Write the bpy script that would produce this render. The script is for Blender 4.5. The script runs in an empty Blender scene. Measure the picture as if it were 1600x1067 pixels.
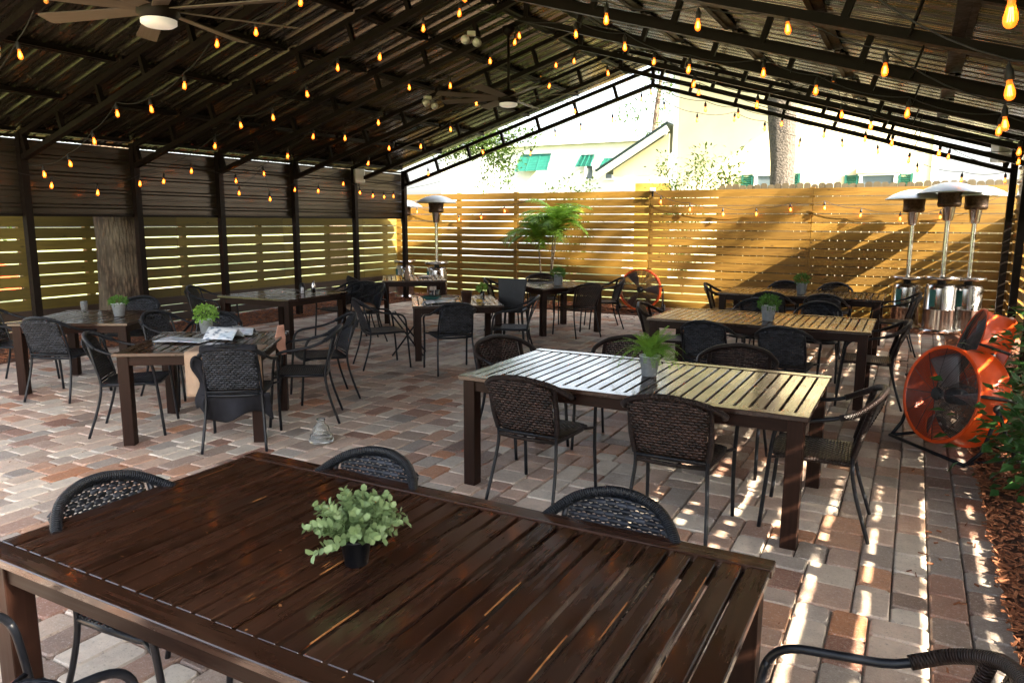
import bpy, math, random
from mathutils import Vector, Matrix
random.seed(7)
R = math.radians
scn = bpy.context.scene
COL = scn.collection
PI = math.pi

# ------------------------------------------------------------------ camera, world, sun, exposure
cam_d = bpy.data.cameras.new('camera')
cam = bpy.data.objects.new('camera', cam_d); COL.objects.link(cam)
cam_d.sensor_width = 36.0; cam_d.lens = 25.87; cam_d.clip_start = 0.05; cam_d.clip_end = 600
YAW, PIT, ROL = R(28.5), R(9.29), R(0.24)
fw = Vector((-math.sin(YAW)*math.cos(PIT), math.cos(YAW)*math.cos(PIT), -math.sin(PIT)))
rt0 = Vector((math.cos(YAW), math.sin(YAW), 0)); up0 = rt0.cross(fw)
rt = rt0*math.cos(ROL) + up0*math.sin(ROL); up = up0*math.cos(ROL) - rt0*math.sin(ROL)
M = Matrix((rt, up, -fw)).transposed().to_4x4(); M.translation = Vector((0, 0, 1.75))
cam.matrix_world = M
scn.camera = cam

SUN = Vector((1.0, -0.24, 0.65)).normalized()      # direction towards the sun
w = bpy.data.worlds.new('World'); scn.world = w; w.use_nodes = True
nt = w.node_tree; bg = nt.nodes['Background']
sky = nt.nodes.new('ShaderNodeTexSky'); sky.sky_type = 'NISHITA'; sky.sun_disc = False
sky.sun_elevation = math.asin(SUN.z); sky.sun_rotation = math.atan2(SUN.x, SUN.y)
sky.air_density = 1.0; sky.dust_density = 5.0; sky.ozone_density = 0.3
hs_ = nt.nodes.new('ShaderNodeHueSaturation'); hs_.inputs['Saturation'].default_value = .5      # hazy, whitish sky
nt.links.new(sky.outputs[0], hs_.inputs['Color']); nt.links.new(hs_.outputs[0], bg.inputs[0]); bg.inputs[1].default_value = 0.11
sd = bpy.data.lights.new('sun', 'SUN'); sd.energy = 5.0; sd.angle = R(0.6); sd.color = (1.0, 0.86, 0.66)
so = bpy.data.objects.new('sun', sd); COL.objects.link(so)
so.rotation_euler = SUN.to_track_quat('Z', 'Y').to_euler(); so.location = (12, -2, 9)
scn.view_settings.view_transform = 'Standard'; scn.view_settings.look = 'None'
scn.view_settings.exposure = 3.22; scn.view_settings.gamma = 1
scn.cycles.max_bounces = 7; scn.cycles.diffuse_bounces = 4; scn.cycles.transparent_max_bounces = 14
scn.cycles.sample_clamp_indirect = 6; scn.cycles.caustics_reflective = False; scn.cycles.caustics_refractive = False

# ------------------------------------------------------------------ material helpers
MATS = {}
class NT:
    def __init__(s, name):
        s.m = bpy.data.materials.new(name); s.m.use_nodes = True; s.t = s.m.node_tree
        s.b = s.t.nodes['Principled BSDF']; s.out = s.t.nodes['Material Output']; MATS[name] = s.m
    def n(s, typ, **k):
        nd = s.t.nodes.new(typ)
        for a, v in k.items(): setattr(nd, a, v)
        return nd
    def L(s, a, b): s.t.links.new(a, b)
    def val(s, node, i, v):
        if hasattr(v, 'is_output') or isinstance(v, bpy.types.NodeSocket): s.L(v, node.inputs[i])
        else: node.inputs[i].default_value = v
    def math(s, op, a, b=0.0, c=None):
        nd = s.n('ShaderNodeMath', operation=op); s.val(nd, 0, a); s.val(nd, 1, b)
        if c is not None: s.val(nd, 2, c)
        return nd.outputs[0]
    def noise(s, vec, scale, detail=3, rough=.55, dist=0.0):
        nd = s.n('ShaderNodeTexNoise'); nd.inputs['Scale'].default_value = scale; nd.inputs['Detail'].default_value = detail
        nd.inputs['Roughness'].default_value = rough; nd.inputs['Distortion'].default_value = dist
        if vec is not None: s.L(vec, nd.inputs['Vector'])
        return nd.outputs[0]
    def ramp(s, fac, stops):
        nd = s.n('ShaderNodeValToRGB'); cr = nd.color_ramp
        while len(cr.elements) > 1: cr.elements.remove(cr.elements[-1])
        for i, (p, c) in enumerate(stops):
            e = cr.elements[0] if i == 0 else cr.elements.new(p)
            e.position = p; e.color = (*c, 1) if len(c) == 3 else c
        s.L(fac, nd.inputs[0]); return nd.outputs[0]
    def mix(s, fac, a, b, mode='MIX'):
        nd = s.n('ShaderNodeMix', data_type='RGBA', blend_type=mode); s.val(nd, 0, fac)
        for i, v in ((6, a), (7, b)):
            if isinstance(v, bpy.types.NodeSocket): s.L(v, nd.inputs[i])
            else: nd.inputs[i].default_value = (*v, 1)
        return nd.outputs[2]
    def maprange(s, v, a, b, c, d):
        nd = s.n('ShaderNodeMapRange'); s.L(v, nd.inputs[0])
        for i, x in enumerate((a, b, c, d)): nd.inputs[1+i].default_value = x
        return nd.outputs[0]
    def scale(s, vec, sc):
        nd = s.n('ShaderNodeMapping'); s.L(vec, nd.inputs[0]); nd.inputs['Scale'].default_value = sc; return nd.outputs[0]
    def uv(s): return s.n('ShaderNodeUVMap', uv_map='uv').outputs[0]
    def obj(s): return s.n('ShaderNodeTexCoord').outputs['Object']
    def pos(s): return s.n('ShaderNodeNewGeometry').outputs['Position']
    def rnd(s): return s.n('ShaderNodeAttribute', attribute_name='rnd').outputs['Fac']
    def bump(s, h, strength=.3, dist=.01):
        nd = s.n('ShaderNodeBump'); nd.inputs['Strength'].default_value = strength; nd.inputs['Distance'].default_value = dist
        s.L(h, nd.inputs['Height']); s.L(nd.outputs[0], s.b.inputs['Normal'])
    def set(s, **k):
        for a, v in k.items():
            i = s.b.inputs[{'col': 'Base Color', 'rough': 'Roughness', 'metal': 'Metallic', 'spec': 'Specular IOR Level', 'coat': 'Coat Weight',
                            'trans': 'Transmission Weight', 'emit': 'Emission Color', 'estr': 'Emission Strength', 'alpha': 'Alpha',
                            'sub': 'Subsurface Weight', 'ior': 'IOR', 'coatr': 'Coat Roughness'}[a]]
            if isinstance(v, bpy.types.NodeSocket): s.L(v, i)
            elif isinstance(v, tuple): i.default_value = (*v, 1)
            else: i.default_value = v
        return s

def mottled(name, c1, c2, rough=.5, metal=0.0, scale=6, bump=.15, bscale=60, bd=.003, spec=.5, r2=None):
    t = NT(name); o = t.obj(); n1 = t.noise(o, scale, 4)
    t.set(col=t.ramp(n1, [(.3, c1), (.7, c2)]), metal=metal, spec=spec)
    if r2 is None: t.set(rough=rough)
    else: t.set(rough=t.maprange(t.noise(o, scale*3, 3), .3, .7, rough, r2))
    if bump: t.bump(t.noise(o, bscale, 3), bump, bd)
    return t.m

def wood(name, c1, c2, c3, rough=(.35, .55), grain=1.0, wear=None, bump=.25, lift=0.3, spec=.5, var=0.0):
    t = NT(name); u = t.uv(); r = t.rnd()
    off = t.n('ShaderNodeCombineXYZ'); t.L(t.math('MULTIPLY', r, 37.0), off.inputs[0]); t.L(t.math('MULTIPLY', r, 91.0), off.inputs[1])
    add = t.n('ShaderNodeVectorMath', operation='ADD'); t.L(u, add.inputs[0]); t.L(off.outputs[0], add.inputs[1]); v = add.outputs[0]
    g = t.noise(t.scale(v, (1.6*grain, 38*grain, 1)), 1.0, 5, .6, 1.2)
    g2 = t.noise(t.scale(v, (1.2, 7, 1)), 1.0, 3, .5, 2.0)
    base = t.ramp(g, [(.28, c1), (.5, c2), (.75, c3)])
    k = t.math('ADD', t.math('MULTIPLY', g2, .55), t.math('MULTIPLY', r, .5))
    base = t.mix(t.maprange(k, .2, .95, 0, 1), base, t.mix(.5, base, tuple(x*(1+lift) for x in c3)), 'MIX')
    if var: base = t.mix(t.math('MULTIPLY', t.math('FRACT', t.math('MULTIPLY', r, 7.31)), var), base, (c1[0]*.75, c1[1]*.8, c1[2]*.9))
    # knots
    vo = t.n('ShaderNodeTexVoronoi'); vo.inputs['Scale'].default_value = 1.0; t.L(t.scale(v, (2.2, 5.5, 1)), vo.inputs['Vector'])
    kn = t.maprange(vo.outputs['Distance'], .03, .10, 1, 0)
    base = t.mix(t.math('MULTIPLY', kn, .7), base, tuple(x*.35 for x in c1))
    rr = t.maprange(g, .3, .7, rough[0], rough[1])
    if wear:
        wn = t.noise(t.scale(v, (5, 26, 1)), 1.0, 4, .6); wm = t.maprange(wn, .70, .73, 0, 1)
        sp = t.maprange(t.noise(t.scale(v, (140, 140, 1)), 1.0, 1), .80, .83, 0, .6)
        base = t.mix(wm, base, wear); base = t.mix(sp, base, (.35, .33, .30)); rr = t.math('ADD', rr, t.math('MULTIPLY', wm, .3))
        dust = t.noise(t.pos(), 3.0, 4, .6); rr = t.math('ADD', rr, t.maprange(dust, .35, .7, 0, .16))
    t.set(col=base, rough=rr, spec=spec)
    if wear: t.set(coat=.6, coatr=.10)
    t.bump(g, bump, .0025)
    return t.m

def weave(name, c1, c2, pu, pv, hole=.16, rough=.38):
    """woven resin wicker: u across the strands, v along them; small holes between strands are open"""
    t = NT(name); sp = t.n('ShaderNodeSeparateXYZ'); t.L(t.uv(), sp.inputs[0])
    U = t.math('DIVIDE', sp.outputs[0], pu); V = t.math('DIVIDE', sp.outputs[1], pv)
    row = t.math('FLOOR', V); par = t.math('MULTIPLY', t.math('FLOORED_MODULO', row, 2.0), .5)
    s1 = t.math('ABSOLUTE', t.math('SINE', t.math('MULTIPLY', t.math('ADD', U, par), PI)))
    fv = t.math('SINE', t.math('MULTIPLY', t.math('FRACT', V), PI))
    h = t.math('MULTIPLY', t.math('POWER', s1, .5), t.math('POWER', fv, .6))
    strand = t.math('FRACT', t.math('MULTIPLY', t.math('SINE', t.math('ADD', t.math('MULTIPLY', row, 12.9), t.math('MULTIPLY', t.math('FLOOR', t.math('ADD', U, par)), 4.7))), 437.5))
    t.set(col=t.mix(strand, c1, c2), rough=rough, spec=.34)
    t.bump(h, 1.0, .010)
    a = t.math('GREATER_THAN', t.math('ADD', t.math('MULTIPLY', s1, s1), t.math('MULTIPLY', fv, fv)), hole)
    tr = t.n('ShaderNodeBsdfTransparent'); mx = t.n('ShaderNodeMixShader')
    t.L(a, mx.inputs[0]); t.L(tr.outputs[0], mx.inputs[1]); t.L(t.b.outputs[0], mx.inputs[2]); t.L(mx.outputs[0], t.out.inputs[0])
    return t.m

def leafmat(name, c1, c2, trans=.35, rough=.45):
    t = NT(name); r = t.rnd(); n = t.noise(t.obj(), 9, 2)
    c = t.mix(t.math('MULTIPLY', t.math('ADD', r, n), .55), c1, c2)
    t.set(col=c, rough=rough, spec=.4)
    tl = t.n('ShaderNodeBsdfTranslucent'); t.L(t.mix(.5, c, tuple(min(1, x*1.3) for x in c2)), tl.inputs[0])
    mx = t.n('ShaderNodeMixShader'); mx.inputs[0].default_value = trans
    t.L(t.b.outputs[0], mx.inputs[1]); t.L(tl.outputs[0], mx.inputs[2]); t.L(mx.outputs[0], t.out.inputs[0])
    return t.m

# ------------------------------------------------------------------ materials
TABLE = wood('table_wood', (.007, .0028, .0019), (.020, .0082, .0046), (.045, .019, .0105), (.12, .28), wear=(.34, .13, .035), bump=.3)
WORN = mottled('worn_wood', (.17, .065, .016), (.30, .13, .04), .6, 0, 30, .1)
TLEG = wood('table_leg_wood', (.006, .0024, .0017), (.013, .0052, .0032), (.024, .0095, .006), (.38, .55), bump=.3, spec=.16)
FENCE = wood('fence_wood', (.085, .040, .0045), (.20, .102, .009), (.32, .178, .022), (.5, .75), bump=.6, var=.5)
BLADEW = wood('blade_wood', (.05, .035, .025), (.085, .062, .045), (.13, .10, .07), (.4, .6))
FENCE_GREENLIT = wood('green_lit_fence_wood', (.055, .040, .005), (.125, .092, .011), (.20, .145, .025), (.55, .8), bump=.4, var=.6)  # greenish ambient light on the left fence is put into the wood colour
OLDWOOD = wood('picket_wood', (.03, .024, .012), (.065, .05, .024), (.10, .08, .042), (.7, .9))
DARKWOOD = wood('dark_board', (.018, .012, .010), (.035, .022, .016), (.06, .038, .026), (.5, .7))
BLACK = mottled('black_metal', (.005, .006, .009), (.010, .012, .017), .30, 0, 20, .05, r2=.42, spec=.28)
FRAME = mottled('frame_steel', (.008, .0055, .0045), (.011, .007, .0055), .4, 0, 8, .08, r2=.6, spec=.14)
ROOFM = mottled('roof_metal', (.065, .057, .044), (.10, .088, .068), .25, .8, .6, 0, 3, .01, r2=.28)
SIDING = mottled('siding_metal', (.05, .040, .030), (.09, .073, .055), .30, .6, .8, 0, 4, .01, r2=.36)
STEEL = mottled('stainless', (.55, .54, .52), (.68, .67, .65), .14, 1.0, 3, .04, 8, .01, r2=.26)
ZINC = mottled('zinc', (.50, .55, .60), (.68, .73, .78), .35, .25, 40, .1, 60, .002, r2=.5)
ORANGE = mottled('orange_paint', (.80, .085, .012), (.90, .115, .018), .28, 0, 2, .02, r2=.4)
ALU = mottled('brushed_aluminium', (.62, .66, .66), (.74, .77, .77), .42, .35, 3, .03, 8, .01, r2=.5)
FANBLADE = mottled('fan_blade', (.22, .22, .23), (.32, .32, .34), .4, .4, 6, .05)
WHITE = mottled('white_plastic', (.72, .72, .70), (.82, .82, .80), .4, 0, 5, .03)
RUBBER = mottled('rubber', (.015, .015, .016), (.03, .03, .03), .7, 0, 20)
GRILL = mottled('grill_wire', (.05, .05, .053), (.10, .10, .105), .4, .5, 20, 0)
BURNER = mottled('burner_mesh', (.05, .035, .025), (.14, .09, .06), .45, .8, 30, .3, 200, .002)
STUCCO = mottled('cream_stucco', (.76, .66, .44), (.82, .72, .50), .9, 0, 1.5, .25, 60, .01)
YELLOW = mottled('yellow_stucco', (.75, .48, .10), (.80, .54, .14), .9, 0, 1.5, .2, 60, .01)
TRIM = mottled('white_trim', (.78, .77, .73), (.84, .83, .80), .6, 0, 3, .03)
TEAL = mottled('teal_paint', (.004, .075, .055), (.008, .10, .075), .5, 0, 6, .05)
GREENROOF = mottled('green_roof', (.006, .022, .018), (.010, .032, .026), .6, 0, 6, .1)
BARK = mottled('bark', (.05, .032, .02), (.21, .145, .09), .95, 0, 26, 1.0, 34, .05)
_t = NT('bark'); _o = _t.scale(_t.obj(), (1, 1, .22)); _v = _t.n('ShaderNodeTexVoronoi'); _v.inputs['Scale'].default_value = 26; _t.L(_o, _v.inputs['Vector']); _n = _t.noise(_t.obj(), 30, 4, .7); _m = _t.noise(_t.obj(), 2.2, 3)
_h = _t.math('ADD', _t.math('MULTIPLY', _v.outputs['Distance'], .9), _t.math('MULTIPLY', _n, .5)); _t.set(col=_t.mix(_t.maprange(_m, .35, .65, 0, .6), _t.ramp(_h, [(.2, (.22, .155, .10)), (.55, (.11, .075, .048)), (.8, (.035, .022, .014))]), (.20, .17, .12)), rough=.95); _t.bump(_h, 1.0, -.035); BARK = _t.m
BARKD = mottled('grey_bark', (.03, .025, .02), (.09, .075, .06), .95, 0, 20, 1.0, 22, .05)
BARK2 = mottled('palm_stem', (.16, .12, .08), (.26, .20, .13), .8, 0, 20, .4, 60, .01)
KRAFT = mottled('kraft_cloth', (.30, .20, .14), (.42, .30, .21), .8, 0, 8, .2, 40, .004)
DARKCLOTH = mottled('dark_cloth', (.003, .0035, .007), (.008, .009, .016), .9, 0, 12, .4, 120, .003)
PINK = mottled('peach_napkin', (.62, .33, .25), (.72, .42, .32), .85, 0, 12, .2)
PORC = mottled('ceramic', (.55, .55, .62), (.80, .80, .84), .18, 0, 8, .02)
SOIL = mottled('soil', (.02, .014, .01), (.05, .035, .022), .95, 0, 60, .6, 120, .01)
BROWNCUP = mottled('brown_cup', (.05, .025, .018), (.08, .04, .028), .4, 0, 8, .02)
TEALCLOTH = mottled('teal_cloth', (.03, .16, .15), (.05, .22, .2), .8, 0, 12, .2)
REDCAR = mottled('red_paint', (.75, .06, .02), (.85, .09, .03), .3, 0, 2, 0)
WBLACK = weave('wicker_black', (.006, .0075, .011), (.038, .043, .056), .038, .018, .40)
WBROWN = weave('wicker_brown', (.008, .0045, .004), (.050, .028, .023), .036, .018, .46)
WRAPB = weave('wicker_wrap_black', (.006, .0075, .011), (.015, .018, .025), .5, .008, -1.0)
WRAPN = weave('wicker_wrap_brown', (.010, .005, .0045), (.025, .013, .011), .5, .008, -1.0)
EUCA = leafmat('eucalyptus_leaf', (.022, .085, .022), (.27, .36, .17), .25)
FERN = leafmat('fern_leaf', (.10, .26, .03), (.30, .50, .08), .35)
HERB = leafmat('herb_leaf', (.035, .12, .02), (.14, .30, .05), .3)
HERBL = leafmat('light_herb_leaf', (.08, .24, .03), (.30, .50, .10), .3)
PALML = leafmat('palm_leaf', (.05, .19, .015), (.26, .42, .05), .4)
SHRUBL = leafmat('shrub_leaf', (.016, .065, .02), (.075, .19, .045), .25, .35)
TREEL = leafmat('tree_leaf', (.05, .11, .015), (.20, .28, .04), .4)
SUNLEAF = leafmat('sunlit_leaf', (.010, .034, .002), (.048, .085, .006), .4, .7)

def paper():
    t = NT('printed_paper'); o = t.obj(); n = t.noise(t.scale(o, (14, 40, 1)), 1, 3); n2 = t.noise(o, 9, 2)
    c = t.ramp(n, [(.38, (.16, .20, .27)), (.46, (.72, .74, .78)), (.8, (.82, .84, .87))])
    t.set(col=t.mix(t.maprange(n2, .5, .62, 0, .6), c, (.42, .55, .68)), rough=.35)
    return t.m
PAPER = paper()
def glassmat(name, col=(.95, .97, .97), rough=.03):
    t = NT(name); t.set(col=col, rough=rough, trans=1.0, ior=1.45, spec=.5); return t.m
GLASS = glassmat('clear_glass')
GLASSW = glassmat('frosted_glass', (.97, 1, .98), .12)
MATS['frosted_glass'].node_tree.nodes['Principled BSDF'].inputs['Transmission Weight'].default_value = .88
def pane():
    t = NT('window_glass'); t.set(col=(.10, .13, .15), rough=.08, spec=.8); t.bump(t.noise(t.obj(), 2, 1), .05, .02); return t.m
PANE = pane()
def bulbglass():
    t = NT('amber_bulb_glass'); t.set(col=(1.0, .50, .12), rough=.05, emit=(1.0, .28, .03), estr=.06)
    tr = t.n('ShaderNodeBsdfTransparent'); tr.inputs[0].default_value = (1, .72, .35, 1)
    mx = t.n('ShaderNodeMixShader'); mx.inputs[0].default_value = .55
    t.L(tr.outputs[0], mx.inputs[1]); t.L(t.b.outputs[0], mx.inputs[2]); t.L(mx.outputs[0], t.out.inputs[0]); return t.m
BULB = bulbglass()
def filament():
    t = NT('lit_filament'); t.set(col=(1, .6, .2), emit=(1.0, .42, .10), estr=5); return t.m
FILA = filament()
def fanlens():
    t = NT('fan_light_lens'); t.set(col=(.75, .72, .68), rough=.35, emit=(1, .9, .75), estr=.03); return t.m
LENS = fanlens()

def paver_mat():
    t = NT('paver'); r = t.rnd(); p = t.pos()
    c = t.ramp(r, [(0, (.58, .50, .41)), (.14, (.72, .62, .51)), (.27, (.60, .43, .33)), (.36, (.27, .12, .075)), (.45, (.66, .56, .46)), (.55, (.46, .18, .07)), (.62, (.62, .45, .345)),
                   (.70, (.17, .11, .085)), (.78, (.64, .50, .39)), (.88, (.29, .25, .22)), (1, (.74, .65, .54))])
    n1 = t.noise(p, 9, 5, .65); n2 = t.noise(p, 170, 3, .7); n3 = t.noise(p, .9, 3)
    c = t.mix(t.maprange(n1, .40, .72, 0, .55), c, t.mix(.6, c, (.22, .18, .16)))
    n4 = t.noise(p, 55, 4, .75)
    c = t.mix(t.maprange(n2, .54, .70, 0, .45), c, (.66, .60, .55)); c = t.mix(t.maprange(n4, .55, .72, 0, .55), c, (.74, .69, .64)); c = t.mix(t.maprange(n4, .42, .30, 0, .6), c, (.13, .10, .09))
    c = t.mix(t.maprange(n2, .38, .28, 0, .8), c, (.08, .06, .055))
    t.set(col=c, rough=t.maprange(n1, .3, .7, .42, .68), spec=.45)
    h = t.math('ADD', t.math('MULTIPLY', n2, .35), t.math('MULTIPLY', n1, .65)); t.bump(h, .7, .007); return t.m
PAVER = paver_mat()
def joint_mat():
    t = NT('joint_sand'); n = t.noise(t.pos(), 90, 3); n3 = t.noise(t.pos(), .55, 2)
    c = t.mix(t.maprange(n3, .42, .58, 0, 1), t.ramp(n, [(.3, (.045, .035, .03)), (.7, (.12, .095, .08))]), t.ramp(n, [(.3, (.38, .32, .26)), (.7, (.60, .53, .45))]))
    t.set(col=c, rough=.95); return t.m
JOINT = joint_mat()
def mulch_mat():
    t = NT('mulch_chip'); r = t.rnd(); n = t.noise(t.obj(), 40, 3)
    t.set(col=t.mix(t.math('MULTIPLY', t.math('ADD', r, n), .5), (.10, .028, .010), (.36, .14, .06)), rough=.85); return t.m
MULCH = mulch_mat()
MULCHBED = mottled('mulch_bed', (.05, .02, .012), (.15, .06, .03), .95, 0, 30, 1.0, 60, .03)
def ground_mat():
    t = NT('lawn'); p = t.pos(); n = t.noise(p, .5, 4); n2 = t.noise(p, 30, 3)
    c = t.ramp(n, [(.35, (.13, .17, .05)), (.55, (.20, .23, .08)), (.7, (.34, .32, .22))])
    t.set(col=t.mix(t.maprange(n2, .3, .7, 0, .4), c, (.08, .11, .03)), rough=.95); t.bump(n2, .4, .03); return t.m
LAWN = ground_mat()
CONC = mottled('pale_concrete', (.42, .40, .36), (.52, .50, .46), .9, 0, 2, .2, 80, .004)

# ------------------------------------------------------------------ mesh builder
class MB:
    def __init__(s): s.v = []; s.f = []; s.mi = []; s.uv = []; s.r = []; s.sm = []
    def add(s, vs, fs, uvs=None, r=None, mi=0, sm=False):
        o = len(s.v); s.v += [tuple(v) for v in vs]
        s.uv += list(uvs) if uvs else [(0, 0)]*len(vs)
        if r is None: r = random.random()
        s.r += [r]*len(vs)
        for f in fs: s.f.append(tuple(o+i for i in f)); s.mi.append(mi); s.sm.append(sm)
        return s
    def box(s, c, d, rot=None, axis=0, mi=0, r=None):
        """c centre, d full sizes, rot Matrix 3x3; axis = direction of the grain"""
        hx, hy, hz = d[0]/2, d[1]/2, d[2]/2; c = Vector(c)
        faces = [((-1,-1,-1),(-1,1,-1),(1,1,-1),(1,-1,-1)), ((-1,-1,1),(1,-1,1),(1,1,1),(-1,1,1)), ((-1,-1,-1),(1,-1,-1),(1,-1,1),(-1,-1,1)),
                 ((1,1,-1),(-1,1,-1),(-1,1,1),(1,1,1)), ((-1,1,-1),(-1,-1,-1),(-1,-1,1),(-1,1,1)), ((1,-1,-1),(1,1,-1),(1,1,1),(1,-1,1))]
        vs = [Vector((x*hx, y*hy, z*hz)) for x in (-1,1) for y in (-1,1) for z in (-1,1)]
        idx = {(x,y,z): i for i, (x,y,z) in enumerate([(x,y,z) for x in (-1,1) for y in (-1,1) for z in (-1,1)])}
        oth = [i for i in range(3) if i != axis]
        uvs = [(v[axis], v[oth[0]]+v[oth[1]]*1.0) for v in vs]
        pv = [(rot @ v if rot else v)+c for v in vs]
        return s.add(pv, [tuple(idx[k] for k in f) for f in faces], uvs, r, mi)
    def bar(s, a, b, wd, ht, upv=(0,0,1), mi=0, r=None):
        """rectangular bar from a to b"""
        a = Vector(a); b = Vector(b); x = (b-a); L = x.length; x.normalize(); u = Vector(upv); y = u.cross(x)
        if y.length < 1e-4: y = Vector((0,1,0)).cross(x)
        y.normalize(); z = x.cross(y)
        return s.box((a+b)/2, (L, wd, ht), Matrix((x, y, z)).transposed(), 0, mi, r)
    def tube(s, pts, rad, n=8, mi=0, closed=False, cap=True, r=None, uvk=1.0):
        pts = [Vector(p) for p in pts]; N = len(pts)
        rads = rad if isinstance(rad, (list, tuple)) else [rad]*N
        vs = []; uvs = []; L = 0; prev = None
        for i, p in enumerate(pts):
            if closed: t = pts[(i+1) % N]-pts[i-1]
            else: t = pts[min(i+1, N-1)]-pts[max(i-1, 0)]
            t.normalize()
            if prev is None:
                a = Vector((0,0,1)) if abs(t.z) < .9 else Vector((1,0,0)); x = a.cross(t).normalized()
            else: x = (prev - t*prev.dot(t)).normalized()
            prev = x; y = t.cross(x)
            if i: L += (pts[i]-pts[i-1]).length
            for k in range(n):
                a = 2*PI*k/n; vs.append(p+(x*math.cos(a)+y*math.sin(a))*rads[i]); uvs.append((k/n*.4*uvk, L))
        fs = []
        for i in range(N if closed else N-1):
            for k in range(n):
                j = (i+1) % N; fs.append((i*n+k, i*n+(k+1) % n, j*n+(k+1) % n, j*n+k))
        s.add(vs, fs, uvs, r, mi, True)
        if cap and not closed:
            o = len(s.v)-len(vs)
            s.f.append(tuple(o+k for k in range(n))[::-1]); s.mi.append(mi); s.sm.append(False)
            s.f.append(tuple(o+(N-1)*n+k for k in range(n))); s.mi.append(mi); s.sm.append(False)
        return s
    def lathe(s, prof, n=24, c=(0,0,0), mi=0, rot=None, sm=True, r=None):
        c = Vector(c); vs = []; fs = []; uvs = []
        for i, (rr, z) in enumerate(prof):
            for k in range(n):
                a = 2*PI*k/n; v = Vector((rr*math.cos(a), rr*math.sin(a), z)); vs.append((rot @ v if rot else v)+c); uvs.append((k/n, z))
        for i in range(len(prof)-1):
            for k in range(n): fs.append((i*n+k, i*n+(k+1) % n, (i+1)*n+(k+1) % n, (i+1)*n+k))
        return s.add(vs, fs, uvs, r, mi, sm)
    def grid(s, fn, nu, nv, mi=0, sm=True, r=None):
        """fn(i/nu, j/nv) -> (point, uv)"""
        vs = []; uvs = []; fs = []
        for j in range(nv+1):
            for i in range(nu+1):
                p, u = fn(i/nu, j/nv); vs.append(p); uvs.append(u)
        for j in range(nv):
            for i in range(nu): a = j*(nu+1)+i; fs.append((a, a+1, a+nu+2, a+nu+1))
        return s.add(vs, fs, uvs, r, mi, sm)
    def leaf(s, p, d, nrm, L, W, bend=.2, r=None, mi=0):
        p = Vector(p); d = Vector(d).normalized(); nrm = Vector(nrm); sd = d.cross(nrm)
        if sd.length < 1e-3: sd = d.cross(Vector((.3,.5,.8)))
        sd.normalize(); n2 = sd.cross(d)
        vs = [p, p+d*L*.4+sd*W/2+n2*bend*L*.12, p+d*L-n2*bend*L*.5, p+d*L*.4-sd*W/2+n2*bend*L*.12, p+d*L*.45-n2*0.04*L]
        return s.add(vs, [(0, 4, 1), (1, 4, 2), (2, 4, 3), (3, 4, 0)], None, r, mi)
    def build(s, name, mats, parent=None, bevel=0, solid=0, kind=None, loc=None, rotz=None):
        me = bpy.data.meshes.new(name); me.from_pydata(s.v, [], s.f); me.update()
        for m in (mats if isinstance(mats, (list, tuple)) else [mats]): me.materials.append(m)
        me.polygons.foreach_set('material_index', s.mi); me.polygons.foreach_set('use_smooth', s.sm)
        ul = me.uv_layers.new(name='uv'); li = [0]*len(me.loops); me.loops.foreach_get('vertex_index', li)
        flat = []
        for i in li: flat += [s.uv[i][0], s.uv[i][1]]
        ul.data.foreach_set('uv', flat)
        at = me.attributes.new('rnd', 'FLOAT', 'POINT'); at.data.foreach_set('value', s.r)
        o = bpy.data.objects.new(name, me); COL.objects.link(o)
        if parent: o.parent = parent
        if bevel:
            b = o.modifiers.new('bevel', 'BEVEL'); b.width = bevel; b.segments = 1; b.limit_method = 'ANGLE'; b.angle_limit = R(50)
        if solid:
            b = o.modifiers.new('solid', 'SOLIDIFY'); b.thickness = solid; b.offset = 0
        if kind: o['kind'] = kind
        if loc: o.location = loc
        if rotz is not None: o.rotation_euler = (0, 0, rotz)
        return o

def tag(o, label, cat, group=None, kind=None):
    o['label'] = label; o['category'] = cat
    if group: o['group'] = group
    if kind: o['kind'] = kind
    return o
def thing(name, label, cat, loc=(0,0,0), rz=0, group=None):
    o = bpy.data.objects.new(name, None); COL.objects.link(o); o.location = loc; o.rotation_euler = (0,0,rz)
    return tag(o, label, cat, group)
def copy_tree(o, parent=None):
    c = o.copy(); COL.objects.link(c)
    if parent: c.parent = parent
    for ch in list(o.children): copy_tree(ch, c)
    return c
def dup(o, loc, rz, label, group=None):
    c = copy_tree(o); c.location = loc; c.rotation_euler = (0,0,rz); c['label'] = label
    if group: c['group'] = group
    return c
def smooth(pts, k=5):
    """Catmull-Rom through pts"""
    P = [Vector(p) for p in pts]; P = [P[0]*2-P[1]]+P+[P[-1]*2-P[-2]]; out = []
    for i in range(1, len(P)-2):
        for j in range(k):
            t = j/k; a, b, c, d = P[i-1:i+3]
            out.append(.5*((2*b)+(c-a)*t+(2*a-5*b+4*c-d)*t*t+(3*b-a-3*c+d)*t**3))
    out.append(P[-2]); return out
U = random.uniform

# ------------------------------------------------------------------ setting: ground, pavers, mulch
ZM = 4.18                                           # bottom chord centre at the ridge
XR, XL, XW = -4.4, -10.0, 1.2                       # ridge, left posts, right posts
YT = [13.4, 11.75, 10.1, 8.45, 6.97, 5.43, 3.82, 2.22, 0.6]
def zc(x): return ZM-.3*abs(x-XR)

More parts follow.
